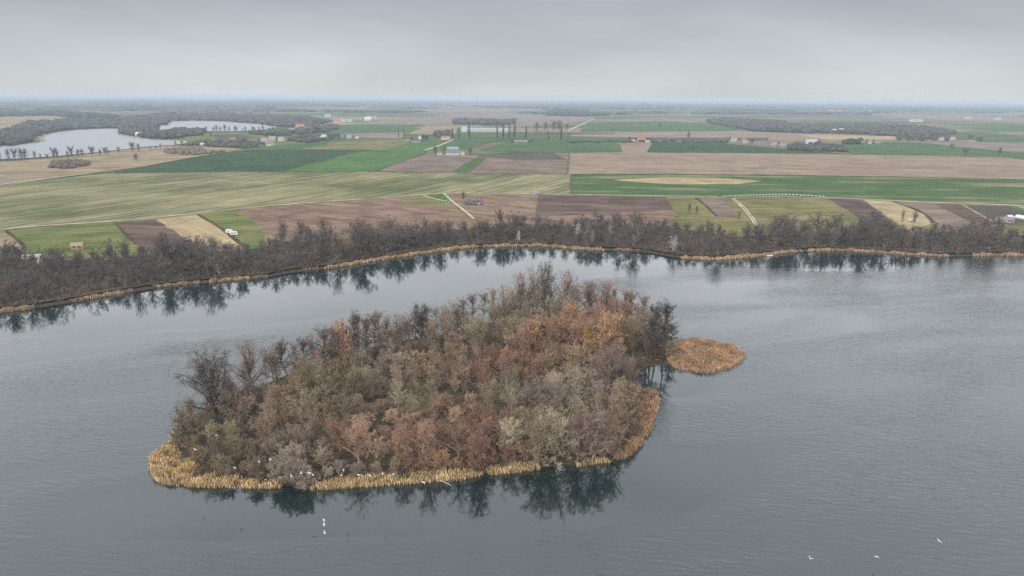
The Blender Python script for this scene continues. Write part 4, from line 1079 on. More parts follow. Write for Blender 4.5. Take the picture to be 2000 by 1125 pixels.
for p, d1, d2, q in rest:
    kd = random.choice(LITE); tV, tF, A = kd.arr
    tri = np.concatenate([tV[tF].reshape(-1, 3), A])
    s = shore_h(q[0], d2) / kd.H; w = random.uniform(0, 6.28); ws = s * random.uniform(0.9, 1.25)
    c_, s_ = math.cos(w) * ws, math.sin(w) * ws
    t = np.empty_like(tri)
    t[:, 0] = tri[:, 0] * c_ - tri[:, 1] * s_ + p[0]; t[:, 1] = tri[:, 0] * s_ + tri[:, 1] * c_ + p[1]; t[:, 2] = tri[:, 2] * s + LZ
    acc.append(t)
A = np.concatenate(acc)
tag(link('shore_wood', mesh_np('shore_wood', A, np.arange(len(A)).reshape(-1, 3), (M['shore'],))), 'dense bare wood behind the waterside trees on the far shore', 'wood', None, 'stuff')
print('belt', len(P_), 'single', sum(len(v) for v in buckets.values()), 'rest', len(rest), 'tris', len(A) // 3)
ub = scatter(BELT, 3.6, RNG, 5)
ub = ub[dist_to_line(ub, SL) > 0.6]
stuff_clumps('shore_undergrowth', ub, LZ, M['shorebrown'], 1.2, 3.2, 0.9, 'dark twiggy undergrowth beneath the far shore trees', 'undergrowth')

# ------------------------------------------------------------------ trees of the plain
def ft(name, kind, px, py, h, mat, label, wide=1.0, group=None, bark='bark_dark'):
    p = at(px, py)
    return tree(name, kind, random.randrange(NV(kind)), (p.x, p.y, LZ), h, mat, bark, None, wide, None, label, 'tree', group)
for i, (x, y) in enumerate([(779, 272), (789.5, 272)]):
    ft('poplar_tree', 'column', x, y, 29, 'shorebrown', ['first', 'second'][i] + ' of the two lone columnar poplars beside the dark-roofed farm', 1.0, 'pair of poplars')
for i, (x, y, h) in enumerate([(884, 271, 20), (896, 271, 22), (917, 273, 28), (971, 274, 27), (983, 272, 30), (994, 273, 30), (1005, 272, 31), (1027, 274, 30), (1071, 276, 20), (1095.5, 276, 30)]):
    ft('poplar_tree', 'column', x, y, h * 1.3 * random.uniform(0.9, 1.1), 'shore', '%s columnar poplar in the row, counted from the pink farmhouse' % ORD[i], 1.5, 'row of columnar poplars')
for i, (x, y, h) in enumerate([(1048, 257, 26), (1066, 257, 30), (1081, 257, 34), (1092, 257, 34), (1108, 255, 22)]):
    ft('roadside_tree', 'field', x, y, h * 1.1, 'shore', '%s of the tall roadside trees behind the poplar row' % ORD[i], 0.7, 'tall roadside trees')
for i, (x, y) in enumerate([(2 + 12.6 * k, 314.5 - 8 * (12.6 * k) / 360 - 22 * ((12.6 * k) / 360) ** 2) for k in range(29)]):
    if i in (19, 22, 26): continue
    ft('lakeside_tree', 'field', x + random.uniform(-6, 6), y, random.uniform(9, 22) if i < 22 else random.uniform(7, 15), 'shorebrown', '%s bare tree in the row before the larger far lake' % ORD[i], random.uniform(0.6, 0.8), 'row of trees before the larger far lake')
for i in range(17):
    x = 398 + 8.4 * i
    ft('lakeside_tree', 'field', x + random.uniform(-3.5, 3.5), 257.5 - 0.05 * i, random.uniform(10, 22), 'shorebrown', '%s small tree in the row before the narrow far lake' % ORD[i], random.uniform(0.7, 0.95), 'row of trees before the narrow far lake')
for x, y, h, w, mt_, lb in [(1344, 275, 24, 0.6, 'shore', 'tall thin tree alone on the plain past the red-roofed house'), (1884, 305, 17, 0.9, 'shore', 'bare round tree at the edge of the brown stubble field'),
                            (1952, 303, 15, 0.9, 'dark', 'dark leaning tree at the edge of the stubble field'), (266, 314, 11, 1.3, 'shorebrown', 'round brown shrubby tree alone on the tan grassland'),
                            (1289, 249, 16, 1.4, 'dark', 'dark clump of a tree alone on the far green field'), (850, 303, 17, 0.8, 'shore', 'bare tree beside the small white garage of the green-roofed barn'),
                            (919, 303, 13, 1.0, 'shore', 'bare round tree at the gable side of the green-roofed barn'), (826, 277, 16, 1.0, 'evergreen', 'dark conifer-like tree between the two dark-roofed sheds'),
                            (834, 277, 18, 1.0, 'evergreen', 'dark round evergreen beside the pink farmhouse'), (641, 272, 16, 0.7, 'evergreen', 'dark pointed evergreen in front of the white village house'),
                            (662, 274, 17, 1.3, 'shore', 'wide dark bare tree beside the white village house'), (620, 262, 24, 1.2, 'evergreen', 'tall dark evergreen behind the village houses'),
                            (1468, 281, 13, 1.2, 'evergreen', 'dark bushy tree in front of the beige house'), (905, 393, 11, 0.5, 'shore', 'thin bare tree beside the little white pond'),
                            (1894, 275, 17, 1.3, 'evergreen', 'dark evergreen among the far cottages'), (1915, 277, 12, 1.5, 'evergreen', 'low dark evergreen past the far cottages'),
                            (1858, 290, 12, 1.1, 'shore', 'twiggy shrub on the mauve field'), (478, 281, 14, 0.9, 'evergreen', 'dark tree between the pink cottage and the village'), (412, 268, 14, 0.8, 'shore', 'small tree on the green meadow by the narrow lake')]:
    ft('field_tree', 'field', x, y, h, mt_, lb, w)

# woods of the plain: masses of crowns
def blob(seed, sub=1):
    bm = bmesh.new(); bmesh.ops.create_icosphere(bm, subdivisions=sub, radius=1.0)
    rng = np.random.default_rng(seed)
    V = np.array([v.co[:] for v in bm.verts]); F = np.array([[v.index for v in f.verts] for f in bm.faces])
    bm.free()
    V *= rng.uniform(0.7, 1.25, (len(V), 1))
    V[:, 2] = V[:, 2] * 0.5 + 0.5
    return V[F].reshape(-1, 3)
BL = [blob(i, 2) for i in range(5)]
def wood(name, pxs, sp_, h, mat, label, wid=0.62):
    poly = px_poly(pxs)
    pts = scatter(poly, sp_, RNG, 5)
    acc_ = []
    for p in pts:
        a = BL[random.randrange(5)]; hh = h * random.uniform(0.6, 1.15); r = sp_ * wid * random.uniform(0.7, 1.3)
        w = random.uniform(0, 6.28); c_, s_ = math.cos(w) * r, math.sin(w) * r
        q = np.empty_like(a); q[:, 0] = a[:, 0] * c_ - a[:, 1] * s_ + p[0]; q[:, 1] = a[:, 0] * s_ + a[:, 1] * c_ + p[1]; q[:, 2] = a[:, 2] * hh + LZ
        acc_.append(q)
    if not acc_: return
    A_ = np.concatenate(acc_)
    o = link(name, mesh_np(name, A_, np.arange(len(A_)).reshape(-1, 3), (M[mat],)))
    return tag(o, label, 'wood', None, 'stuff')
M['far_wood'] = twig('far_wood', (0.085, 0.082, 0.065), 0.1, 0, 0.03)
M['far_pine'] = twig('far_pine', (0.045, 0.055, 0.035), 0.1, 0, 0.03)
wood('wood', [(-60, 290), (-60, 262), (10, 258), (60, 264), (66, 276), (20, 285)], 13, 14, 'far_wood', 'dark wooded point jutting into the larger far lake')
wood('wood', [(72, 266), (30, 252), (60, 244), (110, 240), (160, 236), (230, 240), (238, 250), (200, 251), (140, 253), (95, 260)], 20, 16, 'far_wood', 'wood behind the larger far lake')
wood('wood', [(-100, 226), (0, 222), (140, 222), (235, 232), (150, 232), (110, 226), (0, 228), (-100, 236)], 34, 18, 'far_pine', 'dark pine belt above the tan meadow')
wood('wood', [(238, 262), (236, 252), (300, 250), (310, 262), (350, 266), (352, 272), (300, 272)], 14, 14, 'far_wood', 'wooded tongue between the two far lakes')
wood('wood', [(240, 250), (235, 234), (330, 224), (480, 226), (600, 232), (640, 240), (600, 250), (550, 248), (500, 241), (430, 236), (330, 236), (312, 248)], 30, 16, 'far_wood', 'wood behind the narrow far lake')
wood('wood', [(328, 262), (340, 256), (398, 257), (396, 264), (350, 268)], 13, 12, 'far_wood', 'thicket at the end of the narrow far lake')
wood('wood', [(360, 284), (400, 276), (470, 276), (530, 282), (480, 290), (400, 286)], 15, 6, 'far_wood', 'gardens and hedges around the pink cottage', 0.5)
wood('wood', [(560, 275), (600, 266), (660, 264), (640, 275), (600, 279)], 16, 8, 'far_wood', 'village garden trees beside the white house', 0.5)
wood('wood', [(480, 262), (560, 258), (600, 250), (660, 246), (650, 256), (600, 262), (540, 266)], 26, 10, 'far_wood', 'bare village trees behind the red roofs', 0.5)
wood('wood', [(887, 243), (890, 237), (960, 238), (1005, 239), (1000, 244)], 18, 16, 'far_wood', 'bare copse behind the long white greenhouse')
wood('wood', [(1064, 226), (1075, 222), (1140, 222), (1192, 226), (1140, 228)], 26, 19, 'far_pine', 'dark pine copse on the far plain')
wood('wood', [(1382, 240), (1400, 234), (1480, 236), (1560, 246), (1700, 246), (1800, 250), (1870, 262), (1780, 268), (1660, 262), (1560, 260), (1470, 256)], 24, 14, 'far_wood', 'broad grey wood behind the white far houses')
wood('wood', [(1470, 257), (1470, 252), (1560, 254), (1562, 260)], 16, 11, 'far_pine', 'dark edge of pines before the broad grey wood')
wood('wood', [(1538, 294), (1545, 286), (1600, 285), (1645, 290), (1655, 297), (1600, 297)], 9, 10, 'far_wood', 'brown copse in front of the blue-roofed farmhouse', 0.55)
wood('wood', [(1645, 282), (1648, 277), (1680, 277), (1682, 282)], 11, 10, 'far_pine', 'dark thicket beside the grey farm sheds', 0.55)
wood('wood', [(850, 270), (850, 263), (880, 261), (886, 268)], 12, 14, 'far_wood', 'bare trees behind the pink farmhouse', 0.5)
wood('wood', [(100, 328), (105, 320), (150, 316), (175, 318), (172, 325), (130, 331)], 6.5, 6, 'shorebrown', 'scrub patch on the tan grassland', 0.5)
wood('wood', [(322, 300), (325, 293), (390, 290), (395, 296), (440, 298), (380, 304)], 8, 6, 'shorebrown', 'brown scrub strip on the tan grassland', 0.5)
wood('wood', [(905, 401), (906, 396), (935, 395), (948, 398), (930, 399), (920, 402)], 3.2, 4, 'shore', 'dark bushes around the little white pond', 0.55)
wood('wood', [(1100, 277), (1300, 275), (1420, 277), (1420, 279), (1300, 278), (1100, 279)], 22, 5, 'far_wood', 'low hedge line on the plain past the poplar row', 0.4)
wood('wood', [(1000, 278), (1005, 275), (1035, 275), (1038, 279)], 10, 5, 'far_wood', 'low hedge by the brown sheds', 0.5)
wood('wood', [(1750, 275), (1752, 270), (1850, 270), (1850, 276)], 18, 12, 'far_wood', 'thin line of bare trees by the far cottages', 0.28)
_layer[0] += 1
pond = link('pond_water', poly_sheet('pond_water', smooth_line(px_poly([(918, 400), (930, 397.5), (945, 398.5), (944, 401), (925, 402)]) + px_poly([(918, 400)]), 2)[:-1], LZ + 0.1 + 0.012 * _layer[0], water_mat('pond_water', (0.2, 0.21, 0.22), (), 0.2)))
tag(pond, kind='structure')
# strips of forest on the horizon
def distant_forest():
    rng = np.random.default_rng(33)
    V, F = [], []
    for _ in range(330):
        d = math.exp(rng.uniform(math.log(4300), math.log(33000)))
        a = rng.uniform(-0.82, 0.82)
        if a > -0.15 and d < 6500 and rng.random() < 0.55: continue
        x0, y0 = d * a, d
        ln = rng.uniform(250, 1300) * (d / 5000) ** 0.7; dp = rng.uniform(80, 320) * (d / 5000) ** 0.5; hh = rng.uniform(12, 21)
        n = 26; n0 = len(V)
        hs = rng.uniform(0.7, 1.15, (n, 2)) * hh
        rot = rng.uniform(-0.25, 0.25)
        for i in range(n):
            u = (i / (n - 1) - 0.5) * ln; tp = 1 if 0 < i < n - 1 else 0.3
            for k, (v, h) in enumerate(((-dp / 2, 0), (-dp / 2 + 6, hs[i, 0] * tp), (dp / 2 - 6, hs[i, 1] * tp), (dp / 2, 0))):
                v2 = v + rng.uniform(-0.12, 0.12) * dp
                V.append((x0 + u * math.cos(rot) - v2 * math.sin(rot), y0 + u * math.sin(rot) + v2 * math.cos(rot), LZ + h))
        for i in range(n - 1):
            for k in range(3):
                a_ = n0 + i * 4 + k
                F.append((a_, a_ + 4, a_ + 5, a_ + 1))
    return mesh_py('distant_forest', V, F, M['far_wood'])
tag(link('distant_forest', distant_forest()), 'blue-grey forests fading toward the horizon', 'forest', None, 'stuff')

# ------------------------------------------------------------------ houses
def boxm(bm, x0, x1, y0, y1, z0, z1):
    vs = [bm.verts.new(p) for p in ((x0, y0, z0), (x1, y0, z0), (x1, y1, z0), (x0, y1, z0), (x0, y0, z1), (x1, y0, z1), (x1, y1, z1), (x0, y1, z1))]
    for f in ((0, 3, 2, 1), (4, 5, 6, 7), (0, 1, 5, 4), (1, 2, 6, 5), (2, 3, 7, 6), (3, 0, 4, 7)):
        bm.faces.new([vs[i] for i in f])
def bmobj(name, fn, mat, parent=None):
    bm = bmesh.new(); fn(bm)
    bmesh.ops.recalc_face_normals(bm, faces=bm.faces)
    me = bpy.data.meshes.new(name); bm.to_mesh(me); bm.free()
    me.materials.append(mat)
    return link(name, me, parent)
HM = {}
def paint(c, rough=0.7):
    k = tuple(round(v, 3) for v in c)
    if k not in HM: HM[k] = plain('paint_%d' % len(HM), c, rough, 0.2, 0.12, 0.6)
    return HM[k]
WHITE, CREAM, PINK, GREYW, BROWNW, BLUE = (0.62, 0.61, 0.58), (0.6, 0.53, 0.42), (0.68, 0.45, 0.36), (0.42, 0.43, 0.44), (0.28, 0.2, 0.14), (0.35, 0.45, 0.55)
RED, GREYR, DARKR, GREENR, RUSTR = (0.42, 0.16, 0.11), (0.3, 0.31, 0.33), (0.09, 0.085, 0.085), (0.15, 0.19, 0.185), (0.3, 0.17, 0.11)
def house(px, py, w, d, h, wallc, roofc, label, rz=0.0, roofh=None, name='house', chimney=True, nwin=3, cat='house', group=None):
    p = at(px, py)
    root = empty(name, (p.x, p.y + d / 2, LZ + 0.5), rz)
    root['label'] = label; root['category'] = cat
    if group: root['group'] = group
    if not group and py < 300 and len(label.split()) < 12:
        ft('garden_tree', 'field', px + random.choice([-1, 1]) * (w * 0.62 + 3) * ppm(p), py - random.uniform(-0.3, 1.0), random.uniform(7, 13), random.choice(['shore', 'shorebrown', 'evergreen']), 'garden tree beside the ' + label, random.uniform(0.7, 1.1), 'garden trees of the farms')
    roofh = roofh if roofh is not None else d * 0.38
    def walls(bm):
        boxm(bm, -w / 2, w / 2, -d / 2, d / 2, -0.5, h)
        for s in (-1, 1):       # gables
            a = [bm.verts.new(q) for q in ((s * w / 2, -d / 2, h), (s * w / 2, d / 2, h), (s * w / 2, 0, h + roofh), (s * (w / 2 - 0.25), -d / 2, h), (s * (w / 2 - 0.25), d / 2, h), (s * (w / 2 - 0.25), 0, h + roofh))]
            for f in ((0, 1, 2), (5, 4, 3), (0, 3, 4, 1), (1, 4, 5, 2), (2, 5, 3, 0)): bm.faces.new([a[i] for i in f])
    bmobj('wall', walls, paint(wallc), root)
    def roof(bm):
        e = 0.5
        for s in (-1, 1):
            y_e = s * (d / 2 + e); z_e = h - e * roofh / (d / 2)
            q = [(-w / 2 - e, y_e, z_e), (w / 2 + e, y_e, z_e), (w / 2 + e, 0, h + roofh), (-w / 2 - e, 0, h + roofh)]
            lo = [bm.verts.new((x, y, z + 0.03)) for x, y, z in q]; hi = [bm.verts.new((x, y, z + 0.28)) for x, y, z in q]
            bm.faces.new(lo); bm.faces.new(hi[::-1])
            for i in range(4):
                j = (i + 1) % 4
                bm.faces.new((lo[i], lo[j], hi[j], hi[i]))
    rf = bmobj('roof', roof, paint(roofc), root)
    if chimney:
        bmobj('chimney', lambda bm: boxm(bm, w * 0.2, w * 0.2 + 0.7, -0.4, 0.3, h + roofh * 0.7, h + roofh + 1.0), paint((0.35, 0.2, 0.15)), rf)
    for i in range(nwin):
        x = -w / 2 + w * (i + 0.7) / (nwin + 0.4)
        bmobj('window', lambda bm: boxm(bm, x - 0.6, x + 0.6, -d / 2 - 0.05, -d / 2 + 0.1, 0.9, 2.2), paint((0.05, 0.06, 0.07), 0.2), root)
    bmobj('door', lambda bm: boxm(bm, w / 2 - 1.9, w / 2 - 0.8, -d / 2 - 0.06, -d / 2 + 0.1, -0.3, 1.9), paint((0.2, 0.12, 0.08)), root)
    return root
# (x, y, w, d, h, walls, roof, label, ...)
house(885, 303, 25, 14, 3.5, WHITE, GREENR, 'long white barn with a big green roof among bare trees', 0.0, 6, 'barn', False, 5, 'barn')
house(884, 299, 20, 10, 6.5, GREYW, GREYR, 'tall grey farmhouse right behind the green-roofed barn', 0.0, 4)
house(858, 303, 9, 6, 2.4, WHITE, GREYR, 'small white garage beside the green-roofed barn', 0.1, 1.2, 'garage', False, 1, 'garage')
house(903, 303, 8, 10, 3.4, CREAM, RUSTR, 'cream gabled annex at the end of the green-roofed barn', 1.3, 3.5)
house(870, 273, 22, 12, 5.5, PINK, RUSTR, 'pink farmhouse among bare trees above the farm road', 0.0, 3)
house(812, 278, 20, 9, 3, GREYW, DARKR, 'dark-roofed low shed of the farm with two poplars', 0.2, 2, 'shed', False, 2, 'shed')
house(822, 272, 12, 10, 5.5, WHITE, DARKR, 'white gabled house behind the dark-roofed low shed', 1.2, 4)
house(797, 277, 9, 7, 2.6, BROWNW, GREYR, 'small brown shed at the corner of the bright green field', 0.1, 1.5, 'shed', False, 1, 'shed')
house(955, 258, 125, 14, 7, (0.46, 0.46, 0.45), (0.42, 0.43, 0.44), 'very long white greenhouse hall behind the poplar row', 0.0, 3, 'greenhouse_hall', False, 12, 'greenhouse')
house(906, 258, 16, 22, 7, WHITE, BLUE, 'white hall with a pale blue gable next to the long greenhouse', 0.15, 7, 'barn', False, 2, 'barn')
house(1018, 279, 32, 9, 3, BROWNW, GREYR, 'low brown sheds under the poplar row', 0.0, 1.6, 'shed', False, 4, 'shed')
house(1254, 277, 17, 11, 4, WHITE, RED, 'white house with a red roof alone on the plain', 0.05, 4.5)
house(1236, 277, 8, 6, 2.5, WHITE, WHITE, 'small white outbuilding before the red-roofed house', 0.1, 1.2, 'shed', False, 1, 'shed')
house(1265, 278, 9, 5, 2.3, WHITE, WHITE, 'low white shed past the red-roofed house', 0.0, 1.0, 'shed', False, 1, 'shed')
house(1455, 280, 10, 14, 6, CREAM, RUSTR, 'tall beige house beside a dark bushy tree', 0.15, 4)
house(1434, 276, 14, 8, 4, CREAM, GREYR, 'long low beige cottage near the tall beige house', 0.0, 3)
house(1513, 284, 10, 7, 3, CREAM, GREYR, 'little cream cottage between the tall beige house and the brown copse', 0.1, 2.5)
house(1530, 285, 14, 7, 2.6, GREYW, GREYR, 'low grey barn in front of the brown copse', -0.1, 1.6, 'barn', False, 2, 'barn')
house(1586, 281, 24, 11, 4.5, WHITE, BLUE, 'farmhouse with a blue-grey roof behind the brown copse', -0.1, 5)
house(1700, 281, 12, 10, 3.2, WHITE, GREYR, 'white shed next to the dark thicket on the green field', 0.0, 2.5, 'shed', False, 2, 'shed')
house(1680, 279, 10, 10, 4.5, CREAM, DARKR, 'small cream house behind the dark thicket', 0.2, 3.5)
house(1714, 281, 16, 6, 2.4, BROWNW, GREYR, 'long dark open shed past the white shed', 0.0, 1.2, 'shed', False, 3, 'shed')
for i, (x, y, w, r, lb) in enumerate([(1628, 259, 20, WHITE, 'white house at the start of the group before the grey wood'), (1642, 258, 26, WHITE, 'largest white house before the grey wood'), (1656, 260, 22, GREYR, 'low grey-roofed house amid the white far houses'), (1669, 259, 26, BLUE, 'pale barn at the end of the white far houses')]):
    house(x, y, w, 14, 6, WHITE, r, lb, 0.1 * i, 4)
house(1841, 274, 14, 9, 4, WHITE, GREYR, 'first white far cottage by the thin line of bare trees', 0.1, 3)
house(1860, 273, 16, 9, 4, CREAM, GREYR, 'second far cottage, cream, by the thin line of bare trees', 0.0, 3)
house(1901, 277, 13, 9, 3.5, GREYW, DARKR, 'grey far cottage between two evergreens', 0.1, 3)
house(515, 279, 14, 10, 5, WHITE, GREYR, 'white gabled village house with a grey roof by the bend', 0.5, 4.5)
house(526, 285, 16, 10, 4.5, CREAM, RUSTR, 'village house with a rusty roof, nearest the dark green field', -0.3, 5)
house(531, 276, 14, 10, 5, GREYW, GREYR, 'grey village house behind the rusty-roofed one', 0.2, 4.5)
house(549, 276, 13, 9, 4.5, CREAM, GREYR, 'cream village house at the end of the bend', -0.2, 4)
house(489, 281, 8, 6, 2.5, WHITE, WHITE, 'little white garage before the white gabled village house', 0.0, 1.2, 'garage', False, 1, 'garage')
house(454, 276, 13, 9, 4, PINK, RUSTR, 'pink cottage among gardens by the lakes', 0.1, 3.5)
house(395, 284, 9, 5, 2.5, WHITE, WHITE, 'small white shed at the end of the lakeside tree row', 0.0, 1.2, 'shed', False, 1, 'shed')
house(270, 266, 15, 10, 5, WHITE, WHITE, 'single white house on the wooded tongue between the lakes', 0.1, 4)
house(633, 272, 15, 12, 5, WHITE, CREAM, 'white village house with a pale roof beside the pointed evergreen', 0.5, 5)
house(622, 272, 12, 9, 3, BLUE, BLUE, 'blue-grey shed beside the white village house', 0.0, 2.5, 'shed', False, 1, 'shed')
house(681, 271, 11, 9, 4, BLUE, GREYR, 'pale blue house past the wide dark village tree', 0.1, 3)
house(697, 271, 8, 6, 2.5, WHITE, WHITE, 'white hut at the outer end of the village', 0.0, 1.2, 'shed', False, 1, 'shed')
house(603, 273, 12, 6, 2.4, WHITE, GREYR, 'low white garage in the village garden trees', 0.0, 1.2, 'garage', False, 2, 'garage')
house(586, 250, 30, 14, 5, CREAM, RED, 'large red-roofed house behind the village trees', 0.1, 7)
house(569, 258, 16, 11, 5, WHITE, GREYR, 'white house at the farm road into the village', 0.3, 4.5)
house(597, 254, 24, 11, 4.5, CREAM, RUSTR, 'long house with a rusty roof below the large red roof', 0.0, 4.5)
house(717, 236, 26, 16, 7, WHITE, WHITE, 'bright white house on the mauve field far off', 0.2, 7)
house(722, 233, 24, 16, 7, WHITE, GREYR, 'white house right behind the bright one on the mauve field', 0.0, 7)
house(731, 232, 18, 14, 6, WHITE, GREYR, 'smaller white house beside the pair on the mauve field', 0.1, 5)
house(669, 238, 26, 14, 5, WHITE, GREYR, 'low white house in the far hamlet', 0.1, 5)
house(682, 238, 26, 14, 5, CREAM, GREYR, 'cream house in the far hamlet', 0.0, 5)
house(657, 240, 24, 14, 5, CREAM, RED, 'red-roofed house in the far hamlet', 0.0, 5)
house(640, 228, 30, 16, 6, WHITE, GREYR, 'lone white house above the far hamlet', 0.0, 6)
for i, (x, y) in enumerate(sorted([(1508, 217), (1519, 218), (1625, 217.5), (1640, 218), (1700, 218.5), (1880, 217), (1905, 216.5), (1935, 217), (1893, 232), (1950, 234), (1297, 210), (1400, 211), (1790, 238), (450, 216), (575, 216)])):
    house(x, y, random.uniform(25, 60), 18, 7, random.choice([WHITE, CREAM]), random.choice([GREYR, RED, WHITE]), '%s tiny house on the hazy plain, counted from above the far lakes' % ORD[i], random.uniform(-0.2, 0.2), 6, 'house', False, 3, 'house', 'houses on the hazy plain')
# small buildings on the plots by the shore
house(149, 489, 7, 4.5, 2.6, (0.40, 0.29, 0.18), (0.34, 0.25, 0.17), 'wooden cabin with a pale timber roof on the green plot', 0.15, 1.6, 'cabin', False, 2, 'cabin')
house(58, 516, 9, 6, 2.8, (0.5, 0.33, 0.22), WHITE, 'cabin with a whitish roof half hidden by trees near the corner', 0.3, 1.8, 'cabin', False, 2, 'cabin')
house(1966, 436, 12, 7, 2.4, GREYW, (0.25, 0.21, 0.21), 'grey shed with a brown roof beside the polytunnel', -0.25, 1.8, 'shed', False, 2, 'shed')
house(1973, 433, 4, 4, 3.4, WHITE, WHITE, 'white narrow hut at the end of the grey shed', 0.1, 1.4, 'hut', False, 1, 'hut')
house(1047, 381, 6, 4, 2.0, GREYW, GREYR, 'small grey hut on the track between the heath plots', 0.0, 0.9, 'hut', False, 1, 'hut')

# ------------------------------------------------------------------ caravans, van, boats, polytunnel, fence
def wheel_fn(x, y, r, w):
    def f(bm):
        bmesh.ops.create_cone(bm, cap_ends=True, segments=14, radius1=r, radius2=r, depth=w, matrix=Matrix.Translation((x, y, r)) @ Matrix.Rotation(R(90), 4, 'X'))
    return f
def profile(bm, pts, y0, y1):
    a = [bm.verts.new((x, y0, z)) for x, z in pts]; b = [bm.verts.new((x, y1, z)) for x, z in pts]
    bm.faces.new(a); bm.faces.new(b[::-1])
    for i in range(len(pts)):
        j = (i + 1) % len(pts)
        bm.faces.new((a[i], b[i], b[j], a[j]))
TYRE = plain('tyre_rubber', (0.03, 0.03, 0.03)); GLASS = plain('dark_glass', (0.04, 0.05, 0.06), 0.1, 0.5, 0.1)
def caravan(px, py, label, rz):
    p = at(px, py); root = empty('caravan', (p.x, p.y, LZ + 0.8), rz); tag(root, label, 'caravan')
    bmobj('body', lambda bm: profile(bm, [(-2.4, 0.4), (2.4, 0.4), (2.6, 1.2), (2.3, 2.3), (1.9, 2.6), (-2.0, 2.6), (-2.5, 2.2), (-2.6, 1.1)], -1.1, 1.1), paint((0.8, 0.8, 0.78)), root)
    for x in (-1.3, 0.9): bmobj('window', lambda bm: boxm(bm, x - 0.5, x + 0.5, -1.13, -1.0, 1.3, 1.9), GLASS, root)
    bmobj('door', lambda bm: boxm(bm, -0.3, 0.3, -1.12, -1.0, 0.5, 2.2), paint((0.6, 0.6, 0.58)), root)
    for y in (-0.95, 0.95): bmobj('wheel', wheel_fn(0.2, y, 0.34, 0.2), TYRE, root)
    bmobj('drawbar', lambda bm: boxm(bm, 2.4, 3.6, -0.06, 0.06, 0.42, 0.52), paint(GREYW), root)
    for o in root.children: o.location.z -= 0.0
    root.location.z = LZ + 0.75
    return root
caravan(457, 461, 'white caravan parked on the small green plot past the straw field', 0.35)
caravan(448, 457, 'lower white trailer beside the white caravan', -0.3)
def van(px, py, label, rz):
    p = at(px, py); root = empty('parked_van', (p.x, p.y, LZ + 0.75), rz); tag(root, label, 'van')
    bmobj('body', lambda bm: profile(bm, [(-2.7, 0.35), (2.7, 0.35), (2.75, 0.95), (2.1, 1.15), (1.5, 2.0), (1.2, 2.15), (-2.6, 2.15), (-2.75, 1.9)], -0.95, 0.95), paint((0.8, 0.81, 0.82), 0.3), root)
    bmobj('windscreen', lambda bm: profile(bm, [(2.07, 1.2), (2.13, 1.22), (1.57, 2.0), (1.5, 1.98)], -0.8, 0.8), GLASS, root)
    for y in (-0.96, 0.9): bmobj('window', lambda bm: boxm(bm, 0.3, 1.4, y, y + 0.06, 1.25, 1.9), GLASS, root)
    for x in (-1.7, 1.7):
        for y in (-0.88, 0.88): bmobj('wheel', wheel_fn(x, y, 0.36, 0.22), TYRE, root)
    for y in (-0.7, 0.7): bmobj('headlight', lambda bm: boxm(bm, 2.72, 2.79, y - 0.15, y + 0.15, 0.7, 0.9), paint((0.7, 0.7, 0.65), 0.2), root)
    return root
van(1782, 434, 'white van parked on the straw meadow among bare trees', 0.1)
van(1943, 446, 'white van half hidden by trees before the grey shed', 0.1)
van(78, 517, 'white van beside the whitish-roofed cabin under trees', -0.2)
p = at(1996, 428); root = empty('polytunnel', (p.x, p.y, LZ + 0.7), 0.2); tag(root, 'white half-round polytunnel at the end of the plots', 'polytunnel')
bmobj('cover', lambda bm: profile(bm, [(3.0 * math.cos(math.pi * i / 12), 2.6 * math.sin(math.pi * i / 12)) for i in range(13)], -5, 5), paint((0.72, 0.78, 0.82)), root)
bmobj('door', lambda bm: boxm(bm, -0.7, 0.7, -5.06, -4.9, 0, 1.9), paint(GREYW), root)
for i in range(6): bmobj('hoop', lambda bm: profile(bm, [(3.04 * math.cos(math.pi * k / 12), 2.64 * math.sin(math.pi * k / 12)) for k in range(13)] + [(2.9 * math.cos(math.pi * k / 12), 2.5 * math.sin(math.pi * k / 12)) for k in range(12, -1, -1)], -5 + i * 1.98, -4.95 + i * 1.98), paint((0.5, 0.5, 0.5)), root)
def boat(px, py, label, rz, c, z=0.0):
    p = at(px, py, 0.0); root = empty('rowing_boat', (p.x, p.y, z), rz); tag(root, label, 'boat')
    V, F = [], []
    xs = [-2.1, -1.4, -0.4, 0.7, 1.6, 2.2]; ws = [0.55, 0.75, 0.85, 0.78, 0.5, 0.04]
    for x, w in zip(xs, ws):
        k = 0.12 * max(0, x / 2) ** 2
        V += [(x, -w, 0.42 + k), (x, -w * 0.75, 0.0 + k), (x, 0, -0.12 + k), (x, w * 0.75, 0.0 + k), (x, w, 0.42 + k), (x, w * 0.9, 0.40 + k), (x, w * 0.62, 0.08 + k), (x, 0, 0.0 + k), (x, -w * 0.62, 0.08 + k), (x, -w * 0.9, 0.40 + k)]
    for i in range(len(xs) - 1):
        for j in range(10):
            a = i * 10 + j; b = i * 10 + (j + 1) % 10
            F.append((a, b, b + 10, a + 10))
    F.append(tuple(range(9, -1, -1))); 
    link('hull', mesh_py('hull', V, F, paint(c)), root)
    for x in (-1.3, 0.2): bmobj('bench', lambda bm: boxm(bm, x - 0.14, x + 0.14, -0.62, 0.62, 0.26, 0.31), paint(BROWNW), root)
    return root
boat(553, 530, 'pale rowing boat moored at the reedy far shore', 0.5, (0.62, 0.68, 0.62))
boat(1504, 500, 'white rowing boat at the pale jetty', 0.1, (0.8, 0.8, 0.8))
